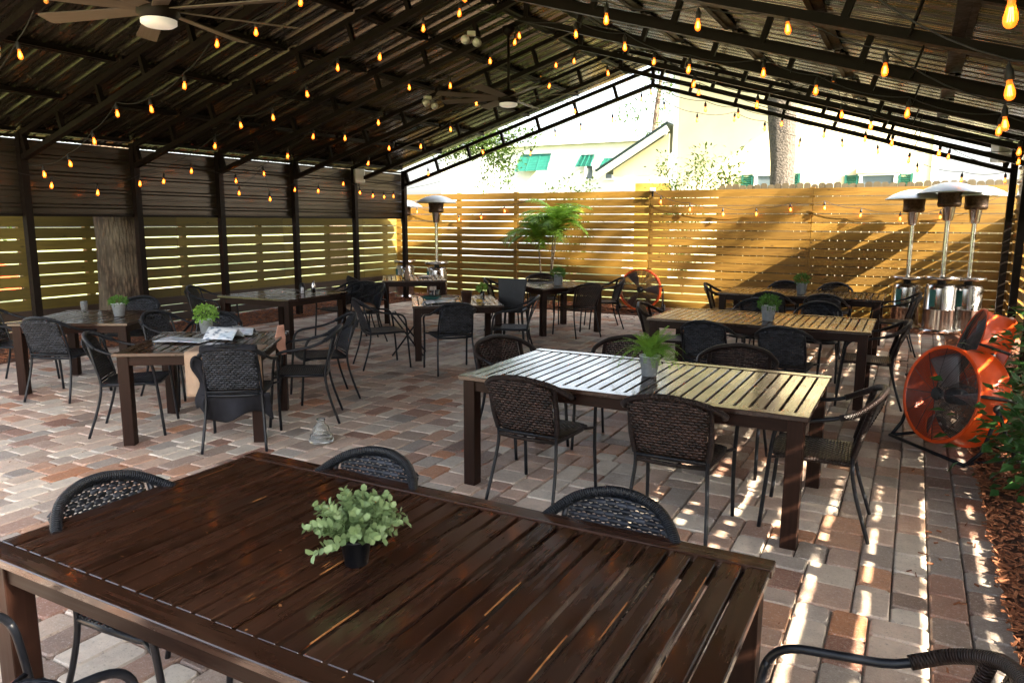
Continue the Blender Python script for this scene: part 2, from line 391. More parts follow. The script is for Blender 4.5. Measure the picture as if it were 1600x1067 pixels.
m = MB(); m.grid(lambda u, v: (Vector((-160+320*u, -120+320*v, -.06)), (0, 0)), 40, 40)
m.build('ground', LAWN, kind='structure')
m = MB(); m.add([(-9.75, -3.2, -.022), (.53, -3.2, -.022), (.53, 13.3, -.022), (-9.75, 13.3, -.022)], [(0, 1, 2, 3)])
m.build('patio_bed', JOINT, kind='structure')
m = MB(); random.seed(11)
def paver(x0, x1, y0, y1, r):
    g = .0035; x0 += g; x1 -= g; y0 += g; y1 -= g; c = .010+U(0, .008); b = .007; z = U(-.0025, .0025); tx = U(-.003, .003); ty = U(-.003, .003)
    o = [(x0+c, y0), (x1-c, y0), (x1, y0+c), (x1, y1-c), (x1-c, y1), (x0+c, y1), (x0, y1-c), (x0, y0+c)]
    cx, cy = (x0+x1)/2, (y0+y1)/2; vs = []
    for (x, y) in o: vs.append((x+(b if x < cx else -b)+U(-.0015, .0015), y+(b if y < cy else -b)+U(-.0015, .0015), z+tx*(x-cx)*4+ty*(y-cy)*4))
    for (x, y) in o: vs.append((x+U(-.001, .001), y+U(-.001, .001), z-.008))
    for (x, y) in o: vs.append((x, y, -.03))
    fs = [tuple(range(8))]+[(8+k, 8+(k+1) % 8, (k+1) % 8, k) for k in range(8)]+[(16+k, 16+(k+1) % 8, 8+(k+1) % 8, 8+k) for k in range(8)]
    m.add(vs, fs, None, r)
uu = .0785; NX = int(9.9/uu); NY = int(16.46/uu); occ = [[False]*NY for _ in range(NX)]
SZ = [(2, 3), (3, 2), (3, 3), (2, 2), (3, 3), (2, 3), (3, 2), (2, 4)]
for jy in range(NY):
    for ix in range(NX):
        if occ[ix][jy]: continue
        random.shuffle(SZ); done = False
        for (a, b) in SZ+[(2, 2), (2, 1), (1, 2), (1, 1)]:
            if ix+a > NX or jy+b > NY: continue
            if any(occ[ix+p][jy+q] for p in range(a) for q in range(b)): continue
            if a > 1 and ix+a+1 == NX: continue
            nx = ix+a; gap1 = nx+1 < NX and not occ[nx][jy] and occ[nx+1][jy]
            if gap1 and (a, b) not in ((2, 1), (1, 2), (1, 1)): continue
            for p in range(a):
                for q in range(b): occ[ix+p][jy+q] = True
            paver(.19-(ix+a)*uu, .19-ix*uu, -3.2+jy*uu, -3.2+(jy+b)*uu, random.random()); done = True; break
        if not done:
            occ[ix][jy] = True; paver(.19-(ix+1)*uu, .19-ix*uu, -3.2+jy*uu, -3.2+(jy+1)*uu, random.random())
for (a, b) in ((.19, .35), (.35, .515)):
    y = -3.2+(.12 if a > .3 else 0)
    while y < 13.2:
        y2 = y+.235; paver(a, b, y, min(y2, 13.28), random.choice((.36, .69, .72, .87, .88, .89, .34, .88))); y = y2
m.build('paved_floor', PAVER, kind='structure')

beds = [(.52, 3.3, -3.2, 15.6), (-11.4, -9.75, -3.2, 13.3), (-11.4, .52, 13.3, 14.8)]
m = MB()
for (a, b, c, d) in beds:
    def fn(u, v, a=a, b=b, c=c, d=d):
        x = a+(b-a)*u; y = c+(d-c)*v; e = min(u*(b-a), (1-u)*(b-a), v*(d-c), (1-v)*(d-c), .2)/.2
        return Vector((x, y, -.02+.035*e+.012*math.sin(x*9+y*5)*e)), (0, 0)
    m.grid(fn, max(6, int((b-a)*6)), max(6, int((d-c)*5)))
m.build('mulch_bed', MULCHBED, kind='structure')
m = MB(); random.seed(5)
def chip(x, y, z=.02, s=1.0):
    a = U(0, PI); L = U(.025, .07)*s; W = U(.006, .015)*s; t = U(-.35, .35)
    d = Vector((math.cos(a), math.sin(a), t)); n = Vector((U(-.5, .5), U(-.5, .5), 1)); sd = d.cross(n).normalized(); p = Vector((x, y, z+abs(t)*L*.5+U(0, .012)))
    q = sd*W; dn = Vector((0, 0, -.006))
    vs = [p-d*L/2-q/2, p+d*L/2-q/3, p+d*L/2+q/3, p-d*L/2+q/2]; vs += [v+dn for v in vs]
    m.add(vs, [(0, 1, 2, 3), (0, 4, 5, 1), (1, 5, 6, 2), (2, 6, 7, 3), (3, 7, 4, 0)], None, random.random())
for i in range(9000): chip(.50+U(0, 1)**1.4*1.5, 1.8+U(0, 1)**1.3*11)
for i in range(4200): chip(U(-11.0, .9), U(13.25, 14.6), s=1.3)
for i in range(3200): chip(U(-11.0, -9.65), U(3.5, 13.3), s=1.2)
for i in range(60): chip(U(.1, .5), U(3, 12), .004, .7)
for i in range(50): chip(U(-9, 0), U(12.6, 13.3), .004, .8)
mc = m.build('mulch_chips', MULCH, kind='stuff')
m = MB(); random.seed(51)                       # fallen leaves and crumbs on the pavers
for i in range(90):
    x, y = U(-6, .4), U(2.3, 12); m.leaf((x, y, .004), (U(-1, 1), U(-1, 1), .05), (0, 0, 1), U(.012, .035), U(.006, .016), .2)
m.leaf((-4.9, 3.1, .006), (1, .4, .1), (0, 0, 1), .06, .03, .3, .9)
m.build('fallen_leaves', MULCH, kind='stuff')

# ------------------------------------------------------------------ the open metal shed
shed = thing('pavilion', 'long open dark steel pavilion with ribbed metal gable roof over the patio', 'pavilion', (XR, 6.4, 0))
def P(mb, name, mat, parent=shed, **k):
    """build with world coordinates under an empty placed somewhere"""
    off = Vector(parent.location); mb.v = [tuple(Vector(v)-off) for v in mb.v]
    return mb.build(name, mat, parent, **k)
def rib(y, pitch=.24):
    f = (y/pitch) % 1.0
    if f < .09: return .050*f/.09
    if f < .27: return .050
    if f < .36: return .050*(1-(f-.27)/.09)
    g = ((f-.36)/.64*2) % 1.0
    return .016 if .35 < g < .65 else 0.0
def ribys(y0, y1, pitch=.24):
    ks = [0, .09, .27, .36, .36+.32*.33, .36+.32*.36, .36+.32*.64, .36+.32*.67, .68, .68+.32*.33, .68+.32*.36, .68+.32*.64, .68+.32*.67]
    out = []; k = math.floor(y0/pitch)
    while k*pitch < y1:
        out += [(k+q)*pitch for q in ks if y0 <= (k+q)*pitch <= y1]; k += 1
    return out
YB, YE = 0.25, 13.50
def slope(x0, x1):
    mb = MB(); vs = []; ys = ribys(YB, YE)
    for y in ys:
        h = rib(y)
        for x in (x0, x1): vs.append((x, y, zc(x)+.39+h))
    fs = [(2*i, 2*i+1, 2*i+3, 2*i+2) for i in range(len(ys)-1)]
    mb.add(vs, fs); return mb
P(slope(XL-.35, XR), 'roof_panel', ROOFM); P(slope(XR, XW+.35), 'roof_panel', ROOFM)
mb = MB()
for sx in (-1, 1): mb.bar((XR, YB, ZM+.435), (XR+sx*.16, YB, ZM+.435-.05), .01, .01)
mb = MB(); mb.box((XR, (YB+YE)/2, ZM+.385), (.14, YE-YB, .02)); P(mb, 'ridge_beam', FRAME)
# trusses
for y in YT:
    for sx, xe in ((-1, XL), (1, XW)):
        mb = MB(); sl = .3
        mb.bar((XR, y, ZM), (xe, y, zc(xe)), .075, .065); mb.bar((XR, y, ZM+.29), (xe, y, zc(xe)+.29), .06, .06)
        W = abs(xe-XR); nw = 7; n = Vector((-sx*-.3, 0, 1)).normalized()
        for k in range(1, nw+1):
            if sx == 1 and k == 6: continue
            x = XR+sx*W*(k-.15)/nw
            a = Vector((x, y, zc(x)+.03)); b = a+Vector((sx*.075, 0, .235)) ; mb.bar(a, b, .055, .05 if k < 7 else .07)
        if sx == 1: mb.bar((XR, y, ZM+.03), (XR, y, ZM+.26), .06, .055)
        P(mb, 'truss', FRAME)
# purlins (hat channel pieces between the trusses)
for sx in (-1, 1):
    for k in range(6):
        d = .42+k*1.04; x = XR+sx*d
        mb = MB()
        for i in range(len(YT)-1):
            y1, y0 = YT[i]-.04, YT[i+1]+.04; z = zc(x)+.345
            mb.box((x, (y0+y1)/2, z+.025), (.05, y1-y0, .045)); mb.box((x-.045, (y0+y1)/2, z-.004), (.045, y1-y0-.1, .008)); mb.box((x+.045, (y0+y1)/2, z-.004), (.045, y1-y0-.1, .008))
        P(mb, 'purlin', FRAME)
# wide flat braces near the right eave
for y in YT:
    xx = -.14; mb = MB(); mb.bar((xx, y-.034, zc(xx)-.02), (xx+.09, y-.034, zc(xx)+.285), .012, .13, (0, 1, 0)); P(mb, 'brace_plate', FRAME)
# posts
for y in YT:
    for x, sx in ((XL, -1), (XW, 1)):
        mb = MB(); mb.box((x, y, (zc(x)+.32)/2), (.09, .09, zc(x)+.32)); mb.box((x, y, .012), (.2, .2, .02)); P(mb, 'post', FRAME)
# upper wall siding, horizontal ribs, and girts
def siding(x, sx, y0, y1):
    mb = MB(); zs = []
    k = 8
    while k*.21 < 2.8:
        zs += [(k+q)*.21 for q in (0, .10, .22, .32, .60, .63, .70, .73) if 1.80 <= (k+q)*.21 <= 2.76]; k += 1
    vs = []
    for z in zs:
        f = (z/.21) % 1.0
        h = .024 if .09 < f < .23 else (.006 if .62 < f < .71 else 0)
        for y in (y0, y1): vs.append((x+sx*(-h), y, z))
    mb.add(vs, [(2*i, 2*i+1, 2*i+3, 2*i+2) for i in range(len(zs)-1)]); return mb
P(siding(XL-.08, -1, 4.65, 13.45), 'side_panel', SIDING); P(siding(XW+.08, 1, YB, 13.45), 'side_panel', SIDING)
for x, sx in ((XL, -1), (XW, 1)):
    mb = MB()
    y0 = 4.65 if sx < 0 else YB
    for z in (1.80, 2.78): mb.box((x+sx*.045, (y0+13.45)/2, z), (.04, 13.45-y0, .035))
    P(mb, 'girt', FRAME)

# ------------------------------------------------------------------ slat fences (each run one thing)
def slat_fence(name, label, a, b, zs, pitch, gap, inward, posts, group=None, mat=FENCE, sec=2.44, phase=0):
    a = Vector(a); b = Vector(b); d = (b-a); L = d.length; d.normalize(); nrm = Vector((d.y, -d.x, 0))*inward
    t = thing(name, label, 'fence', (a.x, a.y, 0), 0, group)
    rot = Matrix((d, Vector((-d.y, d.x, 0)), Vector((0, 0, 1)))).transposed()
    mb = MB(); z = zs[1]-pitch/2+gap/2
    edges = [0]; x = phase
    while x < L:
        if x > .2: edges.append(x)
        x += sec
    edges.append(L)
    while z > zs[0]:
        for i in range(len(edges)-1):
            s0, s1 = edges[i]+.004, edges[i+1]-.004
            c = a+d*(s0+s1)/2+nrm*(.02+U(-.002, .002)); mb.box((c.x, c.y, z+U(-.003, .003)), (s1-s0, .022, pitch-gap+U(-.003, .003)), rot, 0)
        z -= pitch
    P(mb, 'slat_boards', mat, t)
    for x in posts:
        c = a+d*x-nrm*.035; mb = MB(); mb.box((c.x, c.y, zs[1]/2+.01), (.09, .085, zs[1]+.02), rot, 2); P(mb, 'fence_post', mat, t)
    return t
random.seed(3)
YF, XLF, XRF = 14.6, -11.15, 1.42
slat_fence('slat_fence', 'horizontal slat fence of golden boards across the back of the patio', (XLF, YF, 0), (XRF, YF, 0), (.01, 2.36), .157, .018, 1, [.05, 1.8, 3.3, 6.4, 9.43, 12.45], phase=3.35, sec=3.05)
f2 = slat_fence('slat_fence', 'horizontal slat fence along the left side, tinted as if in green light, in front of the trunk', (XLF, 4.4, 0), (XLF, YF-.02, 0), (.46, 2.30), .170, .018, 1, [.05, 1.55, 2.5, 4.2, 5.9, 7.8, 9.8], phase=1.6, mat=FENCE_GREENLIT)
mb = MB()
for z in (.10, .245, .385):
    mb.box((XLF+.03, 9.5, z), (.03, 10.1, .13), None, 1)
P(mb, 'low_board', DARKWOOD, f2)
slat_fence('slat_fence', 'horizontal slat fence along the right side behind the orange fans', (XRF, -3, 0), (XRF, YF-.02, 0), (.12, 1.93), .165, .036, -1, [.4, 2.4, 4.4, 6.4, 8.4, 10.4, 12.4, 14.4, 16.4, 17.5])
# picket fence behind
pk = thing('picket_fence', 'weathered dog-ear picket fence showing just above the golden back fence', 'fence', (-3.4, 14.93, 0))
mb = MB(); x = -3.42
while x < 6.0:
    wd = .125+U(-.006, .006); h = 2.46+U(-.015, .02); y = 14.93+U(-.004, .004)
    prof = [(-wd/2, 0), (wd/2, 0), (wd/2, h-.03), (wd/2-.03, h), (-wd/2+.03, h), (-wd/2, h-.03)]
    vs = [(x+px, y-.009, pz) for px, pz in prof]+[(x+px, y+.009, pz) for px, pz in prof]
    mb.add(vs, [(0, 1, 2, 3, 4, 5), (11, 10, 9, 8, 7, 6)]+[(i, i+6, (i+1) % 6+6, (i+1) % 6) for i in range(6)], [(pz, px) for px, pz in prof]*2)
    x += wd+.006
P(mb, 'picket_boards', OLDWOOD, pk)
mb = MB(); mb.box((1.3, 14.98, .5), (9.4, .04, .09)); mb.box((1.3, 14.98, 2.1), (9.4, .04, .09)); P(mb, 'rail', OLDWOOD, pk)

# ------------------------------------------------------------------ tables
def table(name, label, c, L, W, H, rz=0, n=26, group=None, dx=.085, worn=0):
    """L along local x, W along local y, slats run along y"""
    t = thing(name, label, 'table', (c[0], c[1], 0), rz, group)
    mb = MB(); fr = .075; th = .028; zt = H-th/2
    mb.box((0, -W/2+fr/2, zt), (L, fr, th), None, 0); mb.box((0, W/2-fr/2, zt), (L, fr, th), None, 0)
    gi = (L-.0)/n; inner = W-2*fr-.006
    for i in range(n):
        xc = -L/2+gi*(i+.5); mb.box((xc, 0, zt-.0025+U(-.001, .001)), (gi-.014 if 0 < i < n-1 else gi-.008, inner, th-.003), None, 1)
        for s_ in (-1, 1):                     # worn arrises along the slat edges
            for q_ in range(random.choice((0, 0, 0, 1, 1)) if worn else 0):
                y0 = U(-.5, .38)*inner; l_ = U(.03, .26 if U(0, 1) < .8 else .6)*worn; y1 = min(inner/2, y0+l_); xe = xc+s_*(gi/2-.0092)
                mb.add([(xe-s_*.0008, y0, H-.0029), (xe-s_*U(.001, .003), (y0+y1)/2, H-.0026), (xe-s_*.0008, y1, H-.0029), (xe+s_*.0016, y1, H-.0055), (xe+s_*.0016, y0, H-.0055)], [(0, 1, 2, 3, 4) if s_ < 0 else (4, 3, 2, 1, 0)], None, None, 1)
    if worn:
        for q_ in range(int(34*worn)):         # chips and flecks
            x0, y0 = U(-.48, .48)*L, U(-.46, .46)*W; a_ = U(0, PI); l_ = U(.002, .009); w_ = l_*U(.15, .6)
            mb.add([(x0+l_*math.cos(a_+k_*PI/3)*(1 if k_ % 3 == 0 else .6)*(1 if U(0, 1) < .8 else 1.6), y0+w_*math.sin(a_+k_*PI/3)+l_*.5*math.sin(a_)*math.cos(k_*PI/3), H-.0012+.0016) for k_ in range(6)], [tuple(range(6))], None, None, 1)
    mb.build('tabletop', [TABLE, WORN], t, bevel=.003)
    mb = MB(); ah = .075; az = H-th-ah/2; ins = .035
    for sy in (-1, 1): mb.box((0, sy*(W/2-ins-.012), az), (L-2*ins-.06, .024, ah), None, 0)
    for sx in (-1, 1): mb.box((sx*(L/2-ins-.012), 0, az), (.024, W-2*ins-.06, ah), None, 1)
    mb.box((0, 0, az+.01), (.06, W-2*ins-.06, .04), None, 1)
    mb.build('apron', TLEG, t, bevel=.002)
    for sx in (-1, 1):
        for sy in (-1, 1):
            mb = MB(); mb.box((sx*(L/2-ins-dx/2+.01), sy*(W/2-ins-dx/2+.01), (H-th)/2), (dx, dx, H-th-.001), None, 2)
            mb.build('leg', TLEG, t, bevel=.003)
    return t
random.seed(21)
G4 = 'long slatted dining tables in a row'
T1 = table('dining_table', 'long dark slatted table in the foreground with a leafy plant in a black pot', (-1.38, 1.64), 2.18, 1.12, .75, 0, 29, G4, worn=1.0)
T2 = table('dining_table', 'long slatted table with a fern in a zinc pot, top shining white', (-1.49, 4.59), 2.16, 1.20, .75, 0, 27, G4, worn=.6)
T3 = table('dining_table', 'long slatted table, third from the camera, with pale slats and a small zinc pot', (-1.36, 8.02), 2.14, 1.14, .75, 0, 27, G4)
T4 = table('dining_table', 'farthest long slatted table, right beneath the golden back fence', (-1.38, 11.25), 2.14, 1.12, .75, 0, 27, G4)
G5 = 'square tables on the left of the patio'
TL = table('square_table', 'square brown table at the far left with a drinking glass and a small plant', (-7.62, 4.72), 1.15, 1.12, .73, R(32), 14, G5)
TLT = table('square_table', 'square brown table with menus, a beige cloth and a round green plant', (-5.18, 4.17), 1.12, 1.12, .74, R(35), 14, G5)
TD = table('square_table', 'square dark table in front of the low dark boards by the left fence', (-7.75, 7.55), 1.25, 1.25, .73, R(4), 15, G5)
TM = table('square_table', 'square table crowded with plates and a brown cup in the middle of the left side', (-5.35, 8.25), 1.15, 1.3, .70, R(37), 14, G5)
TR = table('square_table', 'square table with a shiny top in front of the palm', (-5.08, 10.78), 1.15, 1.15, .74, R(57), 14, G5)
TB = table('square_table', 'square table in the back left corner beneath the patio heaters', (-7.85, 10.75), 1.1, 1.3, .74, R(38), 14, G5)

# ------------------------------------------------------------------ chairs
def make_chair(label, wick, wrap, wide=0.0, rimw=False, back=.0):
    """faces local +y; origin on the floor under the seat"""
    t = thing('wicker_chair', label, 'chair')
    q = .012
    # hoop: front foot - arm - round the back - arm - front foot
    R_ = [(.265, .26, .0), (.262, .235, .30), (.270, .215, .50), (.278, .195, .60), (.276, .14, .650), (.272, .02, .668), (.262, -.10, .690), (.236+wide, -.215, .735), (.160+wide*.8, -.300, .795), (.07, -.335, .822), (0, -.342, .828)]
    pts = R_+[(-x, y, z) for (x, y, z) in R_[-2::-1]]
    full = smooth(pts, 4); n0 = 4*3+2
    for s, sl in ((1, slice(0, 4*3+1)), (-1, slice(len(full)-4*3-1, len(full)))):
        mb = MB(); mb.tube(full[sl], q, 8); mb.build('leg', BLACK, t)
    mb = MB(); mb.tube(full[4*3:len(full)-4*3], q, 8, cap=False); mb.build('arm_rail', BLACK, t)
    k0 = 4*7 if not rimw else 4*6+1
    mb = MB(); mb.tube(full[k0:len(full)-k0], .0185, 10, cap=True, uvk=1.0); mb.build('back_rim', wrap, t)
    # rear legs and uprights
    for s in (-1, 1):
        lg = smooth([(s*.235, -.315, 0), (s*.215, -.235, .25), (s*.203, -.205, .43), (s*(.20+wide*.5), -.235, .58), (s*(.185+wide*.8), -.285, .775)], 4)
        mb = MB(); mb.tube(lg, q-.001, 8); mb.build('leg', BLACK, t)
        if rimw: mb = MB(); mb.tube(lg[9:], .0175, 8, uvk=1.0); mb.build('wrapped_upright', wrap, t)
    # seat frame
    fr = [(.20, -.205, .425), (.215, -.05, .43), (.225, .10, .435), (.215, .19, .435), (.15, .225, .432), (0, .23, .430), (-.15, .225, .432), (-.215, .19, .435), (-.225, .10, .435), (-.215, -.05, .43), (-.20, -.205, .425), (-.1, -.212, .422), (0, -.213, .42), (.1, -.212, .422)]
    mb = MB(); mb.tube(fr, .013, 8, closed=True)
    for s in (-1, 1): mb.tube([(s*.222, .12, .435), (s*.268, .225, .43)], .009, 6)
    mb.build('seat_frame', wrap if rimw else BLACK, t)
    mb = MB(); mb.tube([(-.196, -.212, .455), (.196, -.212, .455)], .010, 6); mb.build('back_bar', BLACK, t)
    def seat(u, v):
        y = -.205+.43*v; wd = .205+.02*math.sin(PI*v*.8); x = (u*2-1)*wd
        if v > .85: x *= 1-(v-.85)*.9
        return Vector((x, y, .440-.018*math.sin(PI*u)*math.sin(PI*v))), (x, y)
    mb = MB(); mb.grid(seat, 10, 8); mb.build('seat', wick, t, solid=.006)
    def bk(u, v):
        z0 = .47; a = u*2-1; xw = .190+wide*.75*v; x = a*xw
        ztop = .815-.052*abs(a)**2.2; z = z0+(ztop-z0)*v
        y = -.215-.115*v**1.15-.028*(1-a*a)*(.4+.6*v)
        return Vector((x, y+.006, z)), (x, z)
    mb = MB(); mb.grid(bk, 14, 10); mb.build('backrest', wick, t, solid=.006)
    return t
CH = {}
CH['k'] = lambda l: make_chair(l, WBLACK, WRAPB)
CH['b'] = lambda l: make_chair(l, WBROWN, WRAPN, .045, True)
protos = {}
def chair(kind, x, y, ang, label, group):
    """ang = direction faced in degrees, 0 = +x"""
    if kind not in protos: o = protos[kind] = CH[kind](label)
    else: o = copy_tree(protos[kind])
    o['label'] = label; o['group'] = group; o.location = (x, y, 0); o.rotation_euler = (0, 0, R(ang-90)); return o
g1 = 'chairs around the foreground table'
chair('k', -1.82, 1.93, -88, 'black wicker chair behind the foreground table, right behind the leafy plant', g1)
chair('k', -.83, 1.97, -92, 'black wicker chair behind the foreground table, near its right corner', g1)
chair('k', -2.19, 1.54, 6, 'black wicker chair at the left end of the foreground table', g1)
chair('k', -1.93, .84, 90, 'black wicker chair mostly hidden under the lower left edge of the foreground table', g1)
chair('b', -.06, 1.63, 180, 'black wicker chair at the right end of the foreground table, cut by the frame', g1)
g2 = 'chairs around the table with the fern'
chair('b', -2.01, 4.12, 88, 'brown wicker chair seen from behind, left of the two before the fern table', g2)
chair('b', -1.10, 4.08, 91, 'brown wicker chair seen from behind, right of the two before the fern table', g2)
chair('b', -1.95, 5.32, -90, 'brown wicker chair on the far side of the fern table, behind the fern', g2)
chair('b', -1.10, 5.32, -91, 'brown wicker chair on the far side of the fern table, right of the fern', g2)
chair('b', -2.62, 4.98, -22, 'brown wicker chair with gold showing through its weave, left of the fern table', g2)
chair('b', -.42, 4.53, 182, 'brown wicker chair with shining weave at the right end of the fern table', g2)
g3 = 'chairs around the third long table'
chair('k', -1.68, 7.18, 90, 'black wicker chair seen from behind, left of two before the third long table', g3)
chair('k', -.98, 7.15, 90, 'black wicker chair seen from behind, right of two before the third long table', g3)
chair('k', -1.62, 8.92, -90, 'black wicker chair on the far side of the third long table, left of its pot', g3)
chair('k', -.92, 8.92, -90, 'black wicker chair on the far side of the third long table, right of its pot', g3)
chair('b', -2.40, 8.15, 5, 'dark brown wicker chair at the left end of the third long table', g3)
chair('b', -.32, 7.86, 184, 'dark brown wicker chair at the right end of the third long table', g3)
g4 = 'chairs around the farthest long table'
chair('k', -1.66, 10.55, 90, 'black wicker chair seen from behind, left of two before the farthest long table', g4)
chair('k', -.98, 10.55, 90, 'black wicker chair seen from behind, right of two before the farthest long table', g4)
chair('b', -2.42, 11.25, 8, 'dark chair at the left end of the farthest long table', g4)
chair('k', -.22, 11.1, 186, 'dark chair at the right end of the farthest long table, beside the heaters', g4)
chair('k', -1.75, 11.98, -90, 'dark chair behind the farthest long table, left of its pot', g4)
chair('k', -1.02, 11.98, -90, 'dark chair behind the farthest long table, right of its pot', g4)
g5 = 'chairs around the square tables'
chair('k', -7.35, 4.22, 112, 'black wicker chair with its back to the camera at the far left square table', g5)
chair('k', -8.35, 4.28, 28, 'black wicker chair cut by the left edge of the photo', g5)
chair('k', -8.02, 5.40, -60, 'black wicker chair on the far side of the far left table, before the trunk', g5)
chair('k', -5.66, 3.80, 42, 'black wicker chair standing sideways at the left of the table with menus', g5)
JCH = chair('k', -4.62, 3.98, 128, 'black wicker chair with a dark jacket hung on it at the table with menus', g5)
chair('k', -4.68, 4.74, 218, 'black wicker armchair at the right of the table with menus', g5)
chair('k', -5.10, 5.42, 236, 'black wicker armchair beyond the right corner of the table with menus', g5)
chair('k', -5.92, 4.80, -52, 'black wicker chair on the far side of the table with menus', g5)
chair('k', -6.45, 4.85, 10, 'black wicker armchair between the two leftmost square tables', g5)
chair('k', -8.60, 7.05, 25, 'dark chair at the left of the dark table by the low boards', g5)
chair('k', -7.05, 8.35, 235, 'dark chair with a beige cushion at the right of the dark table', g5)
chair('k', -7.55, 8.45, 260, 'dark chair at the back of the dark table near the posts', g5)
chair('k', -5.60, 7.02, 55, 'black wicker chair facing right at the left of the table with the brown cup', g5)
chair('k', -4.72, 7.18, 138, 'black wicker chair with its back to the camera at the table with the brown cup', g5)
chair('k', -4.38, 8.05, 205, 'black wicker chair at the right of the table with the brown cup', g5)
chair('b', -5.80, 10.45, 22, 'brown wicker chair at the left of the table before the palm', g5)
chair('b', -5.62, 11.45, -60, 'brown wicker chair on the far side of the table before the palm', g5)
chair('b', -4.52, 10.42, 150, 'brown wicker chair with its back to the camera at the table before the palm', g5)
chair('b', -4.50, 11.45, 212, 'brown wicker chair at the right of the table before the palm', g5)
chair('k', -8.05, 9.75, 60, 'black wicker chair before the corner table beneath the left heaters', g5)
chair('k', -7.60, 8.95, 150, 'black wicker chair between the dark table and the corner table', g5)

# jacket over the chair by the menus
def jacket():
    t = thing('jacket', 'dark navy jacket hanging over the black chair by the table with menus', 'jacket', (-4.62, 3.98, 0), R(128-90))
    def side(u, v):
        x = -.275+.07*u; z = .72-.40*v+.02*math.sin(u*5); y = -.27+.06*math.sin(v*3+u)+.10*v
        return Vector((x-.02*math.sin(v*9), y, z)), (u, v)
    mb = MB(); mb.grid(side, 6, 12); mb.build('sleeve', DARKCLOTH, t, solid=.02)
    def body(u, v):
        x = -.24+.50*u; z = .43-.20*v-.05*math.sin(u*7)*v; y = -.20+.09*math.sin(u*9)*v+.06*v
        return Vector((x, y, z)), (u, v)
    mb = MB(); mb.grid(body, 14, 8); mb.build('jacket_body', DARKCLOTH, t, solid=.015)
    def colr(u, v):
        a = PI*v; return Vector((-.20+.40*u, -.315-.035*math.cos(a), .805+.035*math.sin(a)-.03*abs(u-.5))), (u, v)
    mb = MB(); mb.grid(colr, 12, 8); mb.build('collar', DARKCLOTH, t, solid=.012)
jacket()

# ------------------------------------------------------------------ potted plants
def pot(t, r0, r1, h, mat, rim=True):
    mb = MB(); pr = [(.001, 0.001), (r0, 0.001), (r1, h)]
    if rim: pr += [(r1+.004, h), (r1+.004, h+.006), (r1-.004, h+.006)]
    pr += [(r1-.008, h-.004), (r1-.012, h-.02), (.001, h-.02)]
    mb.lathe(pr, 28); mb.build('pot', mat, t)
    mb = MB(); mb.lathe([(.001, h-.012), (r1-.012, h-.014)], 20); mb.build('soil', SOIL, t)
def bush(t, c, rad, n, L, mat, name='foliage', squash=.8, W=.55):
    mb = MB(); c = Vector(c)
    for i in range(n):
        d = Vector((random.gauss(0, 1), random.gauss(0, 1), random.gauss(.25, .9))).normalized(); rr = rad*U(.35, 1)**.6
        p = c+Vector((d.x*rr, d.y*rr, d.z*rr*squash)); dd = (d+Vector((U(-.7, .7), U(-.7, .7), U(-.2, .7)))).normalized()
        l = L*U(.6, 1.2); mb.leaf(p, dd, d+Vector((U(-.5, .5), U(-.5, .5), .4)), l, l*W, U(0, .5))
    for i in range(14):
        a = U(0, 2*PI); mb.tube([c+Vector((0, 0, -rad*.7)), c+Vector((math.cos(a)*rad*.3, math.sin(a)*rad*.3, 0)), c+Vector((math.cos(a)*rad*.7, math.sin(a)*rad*.7, rad*.5))], .0012, 4)
    return mb.build(name, mat, t)
def euca(t, h0, n=34):
    mb = MB()
    for i in range(n):
        a = 2*PI*i/n*2.39+U(-.3, .3); tl = U(.05, 1.0); L = U(.075, .125)
        d = Vector((math.cos(a)*tl, math.sin(a)*tl, U(.25, 1.0) if tl < .8 else U(-.05, .5))).normalized()
        p0 = Vector((math.cos(a)*.012, math.sin(a)*.012, h0)); pts = []
        for k in range(9):
            s = k/8*L; pts.append(p0+d*s+Vector((0, 0, .02*math.sin(s/L*2.2)))+Vector((math.cos(a), math.sin(a), 0))*s*s*1.2)
        mb.tube(pts, .0012, 4)
        for k in range(2, 9):
            t_ = (pts[k]-pts[k-1]).normalized(); sd = t_.cross(Vector((U(-1, 1), U(-1, 1), U(-1, 1)))).normalized()
            for s in (-1, 1):
                for q in range(1):
                    dd = (sd*s*.9+t_*.6+Vector((0, 0, .15))).normalized(); l = U(.022, .034)*(1.15-.3*k/8)
                    nrm = t_+Vector((U(-.3, .3), U(-.3, .3), .3)); w_ = l*.85; sdv = dd.cross(nrm).normalized(); n2 = sdv.cross(dd); p = pts[k]
                    vs = [p, p+dd*l*.3+sdv*w_*.42+n2*.002, p+dd*l*.72+sdv*w_*.40+n2*.003, p+dd*l, p+dd*l*.72-sdv*w_*.40+n2*.003, p+dd*l*.3-sdv*w_*.42+n2*.002, p+dd*l*.5-n2*.002]
                    mb.add(vs, [(0, 6, 1), (1, 6, 2), (2, 6, 3), (3, 6, 4), (4, 6, 5), (5, 6, 0)], None, min(1, max(0, .25+.6*k/8+U(-.25, .25))), sm=True)
    return mb.build('foliage', EUCA, t)
